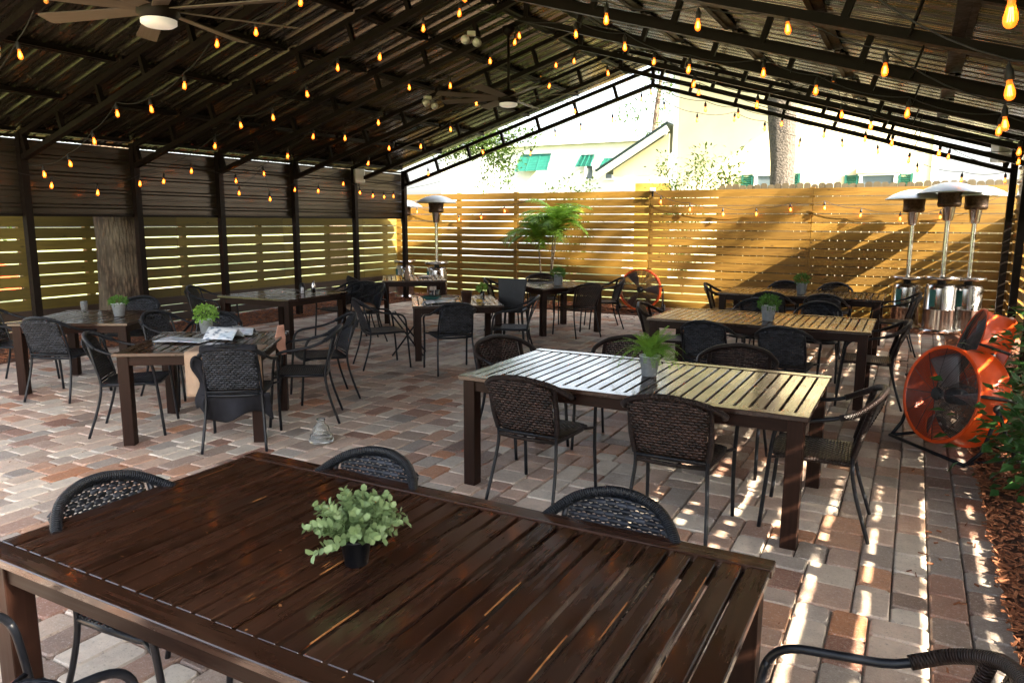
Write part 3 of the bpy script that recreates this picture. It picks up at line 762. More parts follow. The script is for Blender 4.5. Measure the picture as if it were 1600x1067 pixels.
def fern(t, h0, n=40, L0=.22):
    mb = MB()
    for i in range(n):
        a = U(0, 2*PI); L = L0*U(.65, 1.05); lean = U(.25, 1.15); pts = []
        for k in range(13):
            s = k/12; ang = R(86)-lean*s*1.5; rr = L*s
            pts.append(Vector((math.cos(a)*(.01+rr*math.cos(ang)), math.sin(a)*(.01+rr*math.cos(ang)), h0+rr*math.sin(ang)*.9)))
        mb.tube(pts, .001, 3)
        for k in range(1, 13):
            t_ = (pts[k]-pts[k-1]).normalized(); sd = t_.cross(Vector((0, 0, 1)))
            if sd.length < .05: sd = Vector((-math.sin(a), math.cos(a), 0))
            sd.normalize(); l = .034*math.sin(PI*(k/13)**.7)+.008
            for s in (-1, 1):
                for hh in (0, .5): mb.leaf(pts[k]-(pts[k]-pts[k-1])*hh, sd*s+t_*.35, sd.cross(t_)*s, l, .0085, .3, min(1, .3+U(-.2, .5)))
    return mb.build('foliage', FERN, t)
random.seed(31)
gp = 'potted plants on the tables'
t = thing('potted_plant', 'leafy pale green plant in a black pot on the foreground table', 'potted plant', (-1.375, 1.575, .7505), 0, gp)
pot(t, .034, .046, .078, BLACK, True); euca(t, .075, 60)
t = thing('potted_plant', 'bright green fern in a zinc pot on the second long table', 'potted plant', (-1.47, 4.60, .7505), 0, gp)
pot(t, .048, .066, .13, ZINC); fern(t, .12, 54, .25)
t = thing('potted_plant', 'grey-green bushy herb in a zinc pot on the third long table', 'potted plant', (-1.27, 7.86, .7505), 0, gp)
pot(t, .055, .076, .15, ZINC); bush(t, (0, 0, .18), .105, 520, .03, HERB)
t = thing('potted_plant', 'small dark green herb in a zinc pot on the farthest long table', 'potted plant', (-1.36, 11.05, .7505), 0, gp)
pot(t, .055, .075, .15, ZINC); bush(t, (0, 0, .20), .10, 380, .035, HERB)
t = thing('potted_plant', 'small grey-green plant in a zinc pot on the far left table', 'potted plant', (-7.42, 4.86, .7305), 0, gp)
pot(t, .05, .07, .13, ZINC); bush(t, (0, 0, .155), .09, 380, .03, HERB, squash=.6)
t = thing('potted_plant', 'round bright green plant in a zinc pot on the table with menus', 'potted plant', (-5.55, 4.45, .7405), 0, gp)
pot(t, .046, .062, .12, ZINC); bush(t, (0, 0, .17), .105, 700, .024, HERBL, squash=.85, W=.7)
t = thing('potted_plant', 'square-cut dark green herb in a zinc pot on the table before the palm', 'potted plant', (-4.98, 10.72, .7405), 0, gp)
pot(t, .07, .07, .15, ZINC); bush(t, (0, 0, .19), .11, 520, .05, HERB, squash=.7, W=.2)

# ------------------------------------------------------------------ drum fans
def drum_fan(label, loc, rz, tilt, rad=.40, dep=.30, hc=.47, group='orange drum fans'):
    """axis along local +x (air outlet), tilted up by tilt"""
    t = thing('drum_fan', label, 'fan', loc, rz, group)
    RT = Matrix.Rotation(-tilt, 3, 'Y'); c = Vector((0, 0, hc))
    def A(v): return RT @ Vector(v)+c
    ax = Matrix(((0, 0, 1), (0, 1, 0), (-1, 0, 0)))        # z -> x
    def lath(mb, prof, n=48, mi=0):
        k = len(mb.v); mb.lathe(prof, n, (0, 0, 0), mi, ax); mb.v[k:] = [tuple(A(v)) for v in mb.v[k:]]
    mb = MB(); h = dep/2
    lath(mb, [(rad-.012, -h), (rad+.014, -h-.004), (rad+.016, -h+.010), (rad, -h+.018), (rad-.002, 0), (rad, h-.018), (rad+.016, h-.010), (rad+.014, h+.004), (rad-.012, h), (rad-.010, 0), (rad-.012, -h)])
    mb.build('drum', ORANGE, t)
    for sgn, nm in ((1, 'front_grille'), (-1, 'rear_grille')):
        mb = MB(); N = 34
        for i in range(1, N+1):
            rr = rad*(i/N)*.985; bul = .035*(1-(i/N)**2); pts = [A((sgn*(h-.004+bul), rr*math.cos(2*PI*k/30), rr*math.sin(2*PI*k/30))) for k in range(30)]
            mb.tube(pts, .0021, 4, closed=True)
        for k in range(12):
            a = 2*PI*k/12+.1; mb.tube([A((sgn*(h+bl), rr*math.cos(a), rr*math.sin(a))) for rr, bl in ((.03, .036), (rad*.5, .028), (rad*.985, .0))], .0028, 4)
        mb.build(nm, GRILL, t)
        mb = MB(); k = len(mb.v); lath(mb, [(.001, sgn*(h+.046)), (.04, sgn*(h+.044)), (.05, sgn*(h+.030)), (.05, sgn*(h+.02)), (.001, sgn*(h+.02))], 20); mb.build('hub_cap', RUBBER, t)
    mb = MB(); lath(mb, [(.001, -.10), (.055, -.08), (.062, -.06), (.062, .04), (.045, .06), (.001, .07)], 24)
    mb.build('motor', BLACK, t)
    for k in range(3):
        a0 = 2*PI*k/3
        def bl(u, v, a0=a0):
            rr = .07+(rad*.93-.07)*u; wd = (.26+.14*u); a = a0+(v-.5)*wd*2*(.9-.2*u); return A((.02+.06*(v-.5)*2, rr*math.cos(a), rr*math.sin(a))), (u, v)
        mb = MB(); mb.grid(bl, 8, 8); mb.build('blade', FANBLADE, t, solid=.003)
    mb = MB()                                            # stand: two side uprights, base loops
    for sy in (-1, 1):
        p = [(0, sy*(rad+.05), hc), (0, sy*(rad+.055), hc-.02), (.10, sy*(rad+.05), .12), (.20, sy*(rad+.03), .025)]
        mb.tube(p, .014, 8); mb.tube([(0, sy*(rad+.05), hc), (-.12, sy*(rad+.05), .14), (-.24, sy*(rad+.02), .045)], .014, 8)
        mb.tube([(.22, sy*(rad+.02), .022), (-.25, sy*(rad+.02), .04)], .013, 8)
    mb.tube([(.22, -rad-.03, .02), (.22, rad+.03, .02)], .014, 8); mb.tube([(-.24, -rad-.04, .07), (-.24, rad+.04, .07)], .012, 8)
    mb.build('stand', BLACK, t)
    for sy in (-1, 1):
        mb = MB(); mb.lathe([(.03, -.02), (.068, -.022), (.075, -.012), (.075, .012), (.068, .022), (.03, .02), (.03, -.02)], 24, (-.24, sy*(rad+.05), .076), 0, Matrix.Rotation(R(90), 3, 'X')); w_ = mb.build('wheel', RUBBER, t)
        mb = MB(); mb.lathe([(.001, -.016), (.03, -.016), (.03, .016), (.001, .016)], 16, (-.24, sy*(rad+.05), .076), 0, Matrix.Rotation(R(90), 3, 'X')); mb.build('wheel_hub', ZINC, w_)
        mb = MB(); mb.lathe([(.001, 0), (.03, 0), (.035, .012), (.03, .03), (.001, .032)], 16, (0, sy*(rad+.03), hc), 0, Matrix.Rotation(R(-90*sy), 3, 'X')); mb.build('knob', RUBBER, t)
    for sy in (-1, 1):
        pts = [A((x_, sy*(rad+o_)*math.cos(.18), (rad+o_)*math.sin(.18))) for x_, o_ in ((-.12, .0), (-.11, .045), (.11, .045), (.12, .0))]
        mb = MB(); mb.tube(smooth(pts, 4), .013, 8); mb.build('handle', RUBBER, t)
    for sy in (-1,):
        vs = [A((x_, sy*(rad+.003)*math.cos(a), (rad+.003)*math.sin(a))) for x_, a in ((-.04, .75), (.08, .75), (.08, .92), (-.04, .92))]
        vs2 = [A((x_, sy*(rad+.006)*math.cos(a), (rad+.006)*math.sin(a))) for x_, a in ((-.04, .75), (.08, .75), (.08, .92), (-.04, .92))]
        mb = MB(); mb.add(vs+vs2, [(0, 1, 2, 3), (4, 5, 6, 7), (0, 1, 5, 4), (1, 2, 6, 5), (2, 3, 7, 6), (3, 0, 4, 7)]); mb.build('label_plate', WHITE, t)
    return t
drum_fan('large orange drum fan on a black wheeled stand beside the mulch, nearest the camera', (.36, 6.50, 0), R(-141), R(10), .365, .27, .43)
drum_fan('orange drum fan seen edge-on behind the nearest one, half hidden by leaves', (.66, 8.55, 0.01), R(-172), R(18), .375, .26, .50)
drum_fan('orange drum fan standing alone in front of the golden back fence', (-4.62, 13.72, .0), R(-80), R(4), .385, .24, .45)

# ------------------------------------------------------------------ patio heaters
def heater(label, x, y, z0=0, s=1.0, group='steel patio heaters', short=False):
    t = thing('patio_heater', label, 'patio heater', (x, y, z0), 0, group)
    def lt(nm, prof, mat, n=32, c=(0, 0, 0)):
        mb = MB(); mb.lathe([(a*s, b*s) for a, b in prof], n, c); return mb.build(nm, mat, t)
    lt('base', [(.001, .0), (.265, .0), (.265, .02), (.25, .045), (.235, .055), (.001, .055)], STEEL)
    lt('tank_cover', [(.225, .05), (.225, .36), (.229, .365), (.229, .375), (.225, .38), (.222, .70), (.21, .745), (.19, .765), (.06, .78), (.001, .78)], STEEL)
    lt('collar_table', [(.001, .84), (.25, .84), (.262, .835), (.262, .885), (.25, .89), (.001, .89)], STEEL, 40)
    lt('neck', [(.06, .77), (.06, .84)], BLACK)
    lt('pole', [(.036, .885), (.036, 1.78)], STEEL, 20)
    lt('cone', [(.05, 1.74), (.07, 1.76), (.095, 1.95), (.10, 1.96)], STEEL)
    lt('burner', [(.001, 1.955), (.145, 1.955), (.165, 1.985), (.165, 2.03), (.16, 2.035), (.17, 2.20), (.16, 2.215), (.001, 2.215)], BURNER)
    lt('reflector', [(.001, 2.335), (.10, 2.328), (.22, 2.298), (.34, 2.245), (.43, 2.188), (.455, 2.165), (.36, 2.222), (.24, 2.25), (.12, 2.272), (.001, 2.276)], ALU, 48)
    mb = MB()
    mb.grid(lambda u, v: (Vector((.227*s*math.cos(-2.3+u*.4), .227*s*math.sin(-2.3+u*.4), (.42+.26*v)*s)), (u, v)), 4, 1); mb.build('sticker', TEALCLOTH, t)
    return t
heater('steel patio heater at the left of the three in the right back corner', -.07, 14.0, 0, .98)
heater('steel patio heater in the middle of the three in the right back corner', .42, 13.70, 0, 1.02)
heater('steel patio heater at the right of the three, beside the corner post', .80, 13.98, 0, 1.0)
heater('steel patio heater behind the corner table, in front of the back fence', -9.12, 13.35, 0, .98)
heater('steel patio heater just left of the back left post, seen partly behind it', -10.35, 13.85, 0, .95)

# ------------------------------------------------------------------ ceiling fans
def ceiling_fan(label, x, y, z, ztop, rad, a0, group='ceiling fans'):
    t = thing('ceiling_fan', label, 'ceiling fan', (x, y, z), 0, group)
    mb = MB(); mb.tube([(0, 0, .1), (0, 0, ztop-z)], .018, 10); mb.build('downrod', FRAME, t)
    mb = MB(); mb.lathe([(.001, ztop-z+.01), (.075, ztop-z), (.08, ztop-z-.06), (.03, ztop-z-.11), (.018, ztop-z-.12)], 24); mb.build('canopy', FRAME, t)
    mb = MB(); mb.lathe([(.02, .16), (.07, .14), (.13, .10), (.135, .03), (.12, .015), (.115, -.005), (.001, -.005)], 32); mb.build('motor_housing', FRAME, t)
    mb = MB(); mb.lathe([(.112, -.003), (.112, -.03), (.09, -.045), (.05, -.052), (.001, -.054)], 32); mb.build('light_lens', LENS, t)
    for k in range(8):
        a = a0+k*PI/4; rot = Matrix.Rotation(a, 3, 'Z') @ Matrix.Rotation(R(11), 3, 'X')
        mb = MB(); prof = [(.12, -.05), (rad*.5, -.062), (rad-.02, -.072), (rad, -.055), (rad, .055), (rad-.02, .072), (rad*.5, .062), (.12, .05)]
        vs = [rot @ Vector((p, q, .003))+Vector((0, 0, .06)) for p, q in prof]+[rot @ Vector((p, q, -.003))+Vector((0, 0, .06)) for p, q in prof]
        n = len(prof); mb.add(vs, [tuple(range(n)), tuple(range(2*n-1, n-1, -1))]+[(i, i+n, (i+1) % n+n, (i+1) % n) for i in range(n)], [(p, q) for p, q in prof]*2)
        mb.build('blade', BLADEW, t)
    return t
ceiling_fan('dark eight-blade ceiling fan with a round white light, nearer the camera', -4.5, 3.39, 3.05, 4.1, .92, R(14))
ceiling_fan('dark eight-blade ceiling fan on a long rod, farther under the ridge', -4.6, 8.35, 3.20, 4.10, .92, R(5))

# ------------------------------------------------------------------ string lights (positions in metres, each string hangs in one truss plane)
def bulb_mesh():
    mb = MB(); mb.lathe([(.011, .0), (.0115, -.018), (.0155, -.035), (.0205, -.052), (.0215, -.065), (.018, -.08), (.010, -.089), (.001, -.091)], 14)
    for k in range(4):
        a = k*PI/2; mb.tube([(.004*math.cos(a), .004*math.sin(a), -.028), (.0075*math.cos(a), .0075*math.sin(a), -.070)], .0018, 5, mi=1)
    return mb
def socket_mesh():
    mb = MB(); mb.lathe([(.001, .062), (.008, .06), (.011, .045), (.018, .035), (.019, -.005), (.001, -.006)], 12); mb.tube([(0, 0, .055), (0, 0, .075)], .004, 6); return mb
SOCK = None
def string_lights(label, pts, kind='y', const=0.0, ends=(None, None), unlit=False):
    """pts: glass centres (x, y, z)"""
    global SOCK
    pts = sorted(pts, key=lambda p: p[0] if kind == 'y' else p[1])
    t = thing('string_lights', label, 'string lights', pts[0], 0, 'strings of amber bulbs under the roof'); o = Vector(pts[0])
    tops = [Vector(p)+Vector((0, 0, .15)) for p in pts]
    a, b = ends
    if a: tops = [Vector(a)]+tops
    if b: tops = tops+[Vector(b)]
    path = []
    for i in range(len(tops)-1):
        p, q = tops[i], tops[i+1]; L = (q-p).length
        for k in range(6): f = k/6; path.append(p.lerp(q, f)-Vector((0, 0, min(.10, .07*L)*4*f*(1-f))))
    path.append(tops[-1])
    mb = MB(); mb.tube([p-o for p in path], .0045, 5); mb.build('cord', RUBBER, t)
    for p in pts:
        if SOCK is None:
            s = socket_mesh().build('socket', RUBBER, t); bl = bulb_mesh().build('bulb', [BULB, FILA], s); SOCK = s
        else:
            s = SOCK.copy(); COL.objects.link(s); s.parent = t
            bl = SOCK.children[0].copy(); COL.objects.link(bl); bl.parent = s
        s.location = Vector(p)-o+Vector((0, 0, .075)); s.rotation_euler = (U(-.12, .12), U(-.12, .12), 0)
STR = [
    ('string of amber bulbs under the truss nearest the camera, right side', 'y', ((-3.3, 2.22, 3.8), (1.1, 2.22, 2.44)), [(0.2, 2.85, 2.36), (-0.6, 2.22, 2.85), (-1.5, 2.22, 3.0), (-2.5, 2.22, 3.2)]),
    ('string of amber bulbs crossing the top left corner and the top right', 'y', ((-9.9, 3.82, 2.44), (1.1, 3.82, 2.44)), [(-6.92, 3.82, 3.12), (-6.47, 3.82, 3.52), (-0.44, 3.82, 2.77), (0.29, 3.82, 2.27), (-7.7, 3.82, 2.75), (-9.2, 3.82, 2.35)]),
    ('string of amber bulbs under the truss whose end meets the leftmost post', 'y', ((-9.9, 5.43, 2.44), (1.1, 5.43, 2.44)), [(-9.56, 5.43, 2.27), (-9.01, 5.43, 2.38), (-8.5, 5.43, 2.62), (-8.03, 5.43, 2.9), (-7.44, 5.43, 2.91), (-6.87, 5.43, 3.11), (-6.34, 5.43, 3.47), (-5.79, 5.43, 3.52), (-5.19, 5.43, 3.72), (-4.15, 5.43, 3.65), (-3.4, 5.43, 3.53), (-2.78, 5.43, 3.47), (-2.16, 5.43, 3.21), (-1.47, 5.43, 3.09), (-0.87, 5.43, 3.0), (-0.26, 5.43, 2.68), (0.41, 5.43, 2.31)]),
    ('string of amber bulbs under the truss at the trunk', 'y', ((-9.9, 6.97, 2.44), (1.1, 6.97, 2.44)), [(-8.29, 6.97, 2.69), (-7.8, 6.97, 2.93), (-7.21, 6.97, 2.99), (-6.63, 6.97, 3.23), (-6.13, 6.97, 3.49), (-5.5, 6.97, 3.55), (-4.9, 6.97, 3.79), (-4.43, 6.97, 3.89), (-3.09, 6.97, 3.53), (-2.58, 6.97, 3.36), (-1.95, 6.97, 3.1), (-1.29, 6.97, 3.01), (-0.85, 6.97, 2.83), (-0.14, 6.97, 2.6), (0.5, 6.97, 2.43)]),
    ('string of amber bulbs under the third truss from the left edge', 'y', ((-9.9, 8.45, 2.44), (1.1, 8.45, 2.44)), [(-8.47, 8.45, 2.68), (-7.94, 8.45, 2.94), (-7.34, 8.45, 2.89), (-6.73, 8.45, 3.07), (-6.19, 8.45, 3.5), (-5.53, 8.45, 3.47), (-4.92, 8.45, 3.72), (-4.56, 8.45, 3.91), (-4.51, 8.45, 3.98), (-2.77, 8.45, 3.51), (-2.3, 8.45, 3.23), (-1.61, 8.45, 2.96), (-0.87, 8.45, 3.1), (-0.77, 8.45, 2.81), (-0.49, 8.45, 2.68), (0.78, 8.45, 2.38)]),
    ('string of amber bulbs under the fourth truss from the left edge', 'y', ((-9.9, 10.1, 2.44), (1.1, 10.1, 2.44)), [(-8.27, 10.1, 2.68), (-7.83, 10.1, 2.91), (-7.18, 10.1, 2.91), (-6.61, 10.1, 3.15), (-6.13, 10.1, 3.51), (-4.88, 10.1, 3.67), (-4.78, 10.1, 3.95), (-4.49, 10.1, 3.98), (-3.98, 10.1, 3.77), (-2.68, 10.1, 3.41), (-0.34, 10.1, 2.66), (0.16, 10.1, 2.52), (0.94, 10.1, 2.4)]),
    ('string of bulbs under the truss in front of the bright gable', 'y', ((-9.9, 11.75, 2.44), (1.1, 11.75, 2.44)), [(-5.2, 11.75, 3.54), (-3.89, 11.75, 3.75), (-3.01, 11.75, 3.43), (-2.51, 11.75, 3.31), (-1.87, 11.75, 3.15), (-1.28, 11.75, 2.96), (-0.74, 11.75, 2.88), (-0.17, 11.75, 2.57), (0.3, 11.75, 2.6), (-8.2, 11.75, 2.6), (-7.0, 11.75, 2.95)]),
    ('string of small dark bulbs against the sky under the rear truss', 'y', ((-9.9, 13.4, 2.44), (1.1, 13.4, 2.44)), [(-6.87, 13.4, 3.05), (-6.34, 13.4, 3.39), (-5.8, 13.4, 3.48), (-5.16, 13.4, 3.59), (-4.61, 13.4, 3.92), (-4.18, 13.4, 3.76), (-3.57, 13.4, 3.5), (-2.92, 13.4, 3.47), (-2.41, 13.4, 3.29), (-1.83, 13.4, 3.0), (-1.18, 13.4, 2.97), (-0.65, 13.4, 2.84), (-0.07, 13.4, 2.54), (0.54, 13.4, 2.37), (1.1, 13.4, 2.35)]),
    ('string of amber bulbs running along the left wall panels', 'x', ((-9.85, 5.0, 2.4), (-9.85, 13.3, 2.45)), [(-9.85, 5.68, 2.15), (-9.85, 6.29, 2.08), (-9.85, 6.93, 2.23), (-9.85, 7.32, 2.28), (-9.85, 7.81, 2.46), (-9.85, 8.65, 2.35), (-9.85, 8.71, 2.16), (-9.85, 9.25, 2.5), (-9.85, 9.36, 2.08), (-9.85, 9.96, 2.26), (-9.85, 10.56, 2.26), (-9.85, 11.26, 2.42), (-9.85, 11.73, 2.27), (-9.85, 12.14, 2.22), (-9.85, 12.5, 2.21), (-9.85, 12.83, 2.23)]),
    ('string of bulbs hung on the left half of the back fence', 'y', ((-10.9, 14.5, 2.15), (-7.4, 14.5, 2.25)), [(-10.45, 14.5, 1.93), (-9.28, 14.5, 1.75), (-8.68, 14.5, 1.8), (-8.08, 14.5, 1.94)]),
    ('string of bulbs hung on the right half of the back fence', 'y', ((-4.7, 14.5, 2.38), (1.2, 14.5, 2.2)), [(-4.52, 14.5, 2.11), (-3.93, 14.5, 1.96), (-3.29, 14.5, 1.87), (-2.67, 14.5, 1.87), (-2.07, 14.5, 1.95), (-1.49, 14.5, 1.98), (-0.89, 14.5, 1.85), (-0.27, 14.5, 1.79), (0.33, 14.5, 1.82)])]
for lab, kind, ends, pts in STR: string_lights(lab, [tuple(p) for p in pts], kind, 0, ends)

# ------------------------------------------------------------------ things fixed under the roof
def speaker(label, x, y, z, rz, s=1.0):
    t = thing('loudspeaker', label, 'loudspeaker', (x, y, z), rz, 'white loudspeakers')
    mb = MB(); mb.box((0, 0, 0), (.17*s, .20*s, .27*s)); mb.build('cabinet', WHITE, t, bevel=.015)
    mb = MB(); mb.box((.088*s, 0, 0), (.006, .17*s, .24*s)); mb.build('front_grille', WHITE, t, bevel=.002)
    mb = MB(); mb.tube([(-.05, 0, -.13*s), (-.05, 0, -.18*s), (-.12, 0, -.18*s)], .01, 6); mb.build('bracket', FRAME, t)
speaker('white loudspeaker on the second post from the back left corner', -9.84, 11.72, 2.62, R(-40))
speaker('greyish loudspeaker at the right end of the rear truss', 1.0, 13.2, 2.78, R(-150), 1.1)
def flood(label, x, y, z, rz):
    t = thing('flood_light', label, 'flood light', (x, y, z), rz, 'twin white flood lights')
    for s in (-1, 1):
        mb = MB(); mb.lathe([(.02, 0), (.035, .03), (.05, .12), (.055, .125), (.001, .12)], 16, (s*.07, 0, -.05), 0, Matrix.Rotation(R(120+s*8), 3, 'X')); mb.build('lamp_head', WHITE, t)
    mb = MB(); mb.box((0, 0, 0), (.10, .08, .05)); mb.build('junction_box', WHITE, t, bevel=.006)
flood('twin white flood light on a purlin left of the ridge, before the farther ceiling fan', -4.92, 8.0, 3.98, R(30))
flood('small white camera light under the left roof slope', -6.55, 9.4, 3.55, R(60))
flood('small white flood light at the far left edge under the roof', -7.1, 3.7, 3.2, R(10))

# ------------------------------------------------------------------ table-top things and the like
def on(tb, lx, ly):
    p = Matrix.Rotation(tb.rotation_euler[2], 3, 'Z') @ Vector((lx, ly, 0)); return tb.location.x+p.x, tb.location.y+p.y
def glass_tumbler(label, x, y, z, r=.036, h=.14):
    mb = MB(); mb.lathe([(.001, .001), (r*.85, .001), (r, h), (r-.003, h), (r*.85-.003, .012), (.001, .012)], 24)
    o = mb.build('drinking_glass', GLASSW, loc=(x, y, z)); tag(o, label, 'glass', 'glasses on the tables'); return o
glass_tumbler('tall clear drinking glass standing on the far left table', -7.90, 4.78, .7308)
x, y = on(TLT, .12, .44)
glass_tumbler('short clear glass by the napkin on the table with menus', x, y, .7408, .05, .06)
def menu(label, x, y, z, rz, L=.34, W=.26, mat=PAPER, name='menu', tent=0):
    def fn(u, v): return Vector(((u-.5)*L, (v-.5)*W, .004+.006*math.sin(u*3+v*2)+tent*(.09*(1-abs(v-.5)*2)))), (u, v)
    mb = MB(); mb.grid(fn, 8, 8); o = mb.build(name, mat, solid=.003, loc=(x, y, z), rotz=rz); tag(o, label, name.replace('_', ' '), 'papers on the table with menus'); return o
x, y = on(TLT, -.20, .02); menu('flat pale printed menu lying at the left of the table with menus', x, y, .7445, R(20), .42, .26)
x, y = on(TLT, .10, .10); menu('folded pale menu standing up in the middle of the table with menus', x, y, .7445, R(20), .27, .22, tent=1)
x, y = on(TLT, .16, .34); menu('second folded menu toward the back right of the table with menus', x, y, .7445, R(36), .28, .2, tent=.6)
def cloth_drape():
    t = thing('cloth', 'beige cloth draped over the near corner of the table with menus', 'cloth', (TLT.location.x, TLT.location.y, 0), TLT.rotation_euler[2])
    W2 = .56
    def fn(u, v):
        x = -.02+.57*u; s = v*.62; z = .746; y = -.30-s
        if -y > W2+.012: z = .746-((-y)-W2-.012); y = -W2-.012-.02*math.sin(u*11)*min(1, (.746-z)*8)-.012
        return Vector((x, y, z+.003*math.sin(u*9))), (u, v)
    mb = MB(); mb.grid(fn, 24, 24); mb.build('cloth_sheet', KRAFT, t, solid=.004)
cloth_drape()
def napkin():
    x, y = on(TLT, .56, .20)
    def fn(u, v):
        a = (u-.5)*.15; b = -(v)*.20; wd = 1-abs(v-.45)*1.1
        return Vector((a*wd+.012*math.sin(v*7), .02*math.sin(v*5)+.004, .02+b+.06*(1-v)**2)), (u, v)
    mb = MB(); mb.grid(fn, 8, 12); o = mb.build('napkin', PINK, solid=.004, loc=(x, y, .76), rotz=R(35+90-30)); tag(o, 'peach napkin hanging over the right edge of the table with menus', 'napkin')
napkin()
def lathe_thing(name, label, cat, prof, mat, loc, n=28, group=None, rot=None):
    mb = MB(); mb.lathe(prof, n); o = mb.build(name, mat, loc=loc); tag(o, label, cat, group); return o
zm = .7008; gd = 'dishes on the crowded table'
x, y = on(TM, -.20, -.28); lathe_thing('plate', 'large pale blue oval plate on the crowded table', 'plate', [(.001, .002), (.10, .002), (.11, .006), (.18, .022), (.182, .026), (.11, .012), (.001, .010)], PORC, (x, y, zm), 32, gd)
x, y = on(TM, .12, -.42); lathe_thing('cup', 'tall brown cup with a pale rim on the crowded table', 'cup', [(.001, .001), (.052, .001), (.072, .15), (.076, .152), (.076, .158), (.066, .158), (.05, .02), (.001, .02)], BROWNCUP, (x, y, zm), 28)
x, y = on(TM, -.32, .05); lathe_thing('bowl', 'shallow teal bowl behind the large plate', 'bowl', [(.001, .001), (.06, .001), (.14, .05), (.143, .053), (.06, .012), (.001, .01)], TEALCLOTH, (x, y, zm), 28, gd)
x, y = on(TM, -.12, .02); lathe_thing('plate', 'smaller pale plate behind the brown cup', 'plate', [(.001, .002), (.08, .002), (.13, .018), (.132, .022), (.08, .009), (.001, .009)], PORC, (x, y, zm), 28, gd)
x, y = on(TM, -.05, .38); lathe_thing('plate', 'cream plate at the far end of the crowded table', 'plate', [(.001, .002), (.08, .002), (.13, .018), (.132, .022), (.08, .009), (.001, .009)], KRAFT, (x, y, zm), 28, gd)
for k, (lx, ly, lab) in enumerate(((-.30, .30, 'clear glass at the far left of the crowded table'), (-.22, .34, 'clear glass, second from the far left of the crowded table'))):
    x, y = on(TM, lx, ly); glass_tumbler(lab, x, y, zm, .034, .11)
x, y = on(TM, -.36, -.40)
menu('crumpled pale napkin beside the large plate', x, y, zm+.003, R(70), .14, .10, PORC, 'paper_napkin', tent=.4)
x, y = on(TM, .36, -.08)
t = thing('glass_vase', 'small glass vase with a green sprig at the right of the crowded table', 'vase', (x, y, zm))
mb = MB(); mb.lathe([(.001, .001), (.028, .001), (.03, .13), (.027, .13), (.025, .012), (.001, .012)], 20); mb.build('vase_glass', GLASS, t)
bush(t, (0, 0, .17), .06, 90, .045, HERBL, 'sprig')
x, y = on(TM, .30, -.26); lathe_thing('candle_holder', 'small yellow stone dish at the right of the crowded table', 'dish', [(.001, .001), (.04, .001), (.045, .025), (.03, .04), (.001, .035)], YELLOW, (x, y, zm), 16)
# black high chair beyond the crowded table
t = thing('booster_seat', 'black tapered panel seat standing behind the crowded table', 'seat', (-5.05, 9.25, 0), R(15))
mb = MB(); vs = [(-.17, 0, .45), (.17, 0, .45), (.23, .05, .93), (-.20, .05, .93)]; vs += [(a, b+.03, c) for a, b, c in vs]
mb.add(vs, [(0, 1, 2, 3), (7, 6, 5, 4), (0, 4, 5, 1), (1, 5, 6, 2), (2, 6, 7, 3), (3, 7, 4, 0)]); mb.build('backrest', BLACK, t, bevel=.006)
mb = MB(); mb.box((0, .2, .46), (.36, .36, .035)); mb.build('seat', BLACK, t, bevel=.008)
for sx in (-1, 1):
    for yy in (.04, .36):
        mb = MB(); mb.bar((sx*.16, yy, .45), (sx*.20, yy+(.04 if yy > .2 else -.04), 0), .03, .03, (0, 1, 0)); mb.build('leg', BLACK, t)
# black folding tray stand under the crowded table
t = thing('tray_stand', 'black folding tray stand with crossed legs under the crowded table', 'stand', (-5.75, 7.75, 0), R(30))
for s in (-1, 1):
    for e in (-1, 1):
        mb = MB(); mb.tube([(-.20*s, e*.16, .02), (.20*s, e*.16, .56)], .012, 6); mb.build('leg', BLACK, t)
mb = MB()
for s in (-1, 1): mb.tube([(.20*s, -.16, .56), (.20*s, .16, .56)], .012, 6)
mb.build('top_bar', BLACK, t)
# things on the corner table
x, y = on(TB, .2, .1); lathe_thing('plate', 'white plate on the corner table', 'plate', [(.001, .002), (.08, .002), (.13, .018), (.132, .022), (.08, .009), (.001, .009)], PORC, (x, y, .7408))
x, y = on(TB, -.15, .0); lathe_thing('candle_jar', 'tall glass jar on the corner table', 'jar', [(.001, .001), (.06, .001), (.065, .16), (.03, .2), (.027, .2), (.06, .15), (.055, .01), (.001, .01)], GLASS, (x, y, .7408))
x, y = on(TB, -.12, -.28); lathe_thing('bottle', 'narrow wooden bottle in front of the post on the corner table', 'bottle', [(.001, .001), (.04, .001), (.045, .12), (.018, .17), (.018, .24), (.001, .24)], KRAFT, (x, y, .7408))
# things on the dark table
x, y = on(TD, .15, .2); lathe_thing('condiment_jar', 'dark condiment jar beside the post on the dark table', 'jar', [(.001, .001), (.04, .001), (.042, .10), (.03, .12), (.03, .14), (.001, .14)], BLACK, (x, y, .7308), group='jars on the dark table')
x, y = on(TD, .22, .12); lathe_thing('salt_shaker', 'small white shaker on the dark table', 'shaker', [(.001, .001), (.025, .001), (.022, .07), (.018, .085), (.001, .09)], PORC, (x, y, .7308), group='jars on the dark table')
x, y = on(TD, .30, .26); lathe_thing('condiment_bottle', 'steel condiment bottle on the dark table', 'bottle', [(.001, .001), (.03, .001), (.03, .11), (.015, .14), (.015, .17), (.001, .17)], STEEL, (x, y, .7308), group='jars on the dark table')
# beige cushion
def cush():
    def fn(u, v):
        a = u*2*PI; rr = math.sin(PI*v); return Vector((.21*math.copysign(abs(math.cos(a))**.6, math.cos(a))*rr**.5, .20*math.copysign(abs(math.sin(a))**.6, math.sin(a))*rr**.5, .05*-math.cos(PI*v))), (u, v)
    mb = MB(); mb.grid(fn, 24, 10); o = mb.build('cushion', KRAFT, loc=(-7.05, 8.35, .50), rotz=R(50)); tag(o, 'beige cushion on the chair at the right of the dark table', 'cushion')
cush()
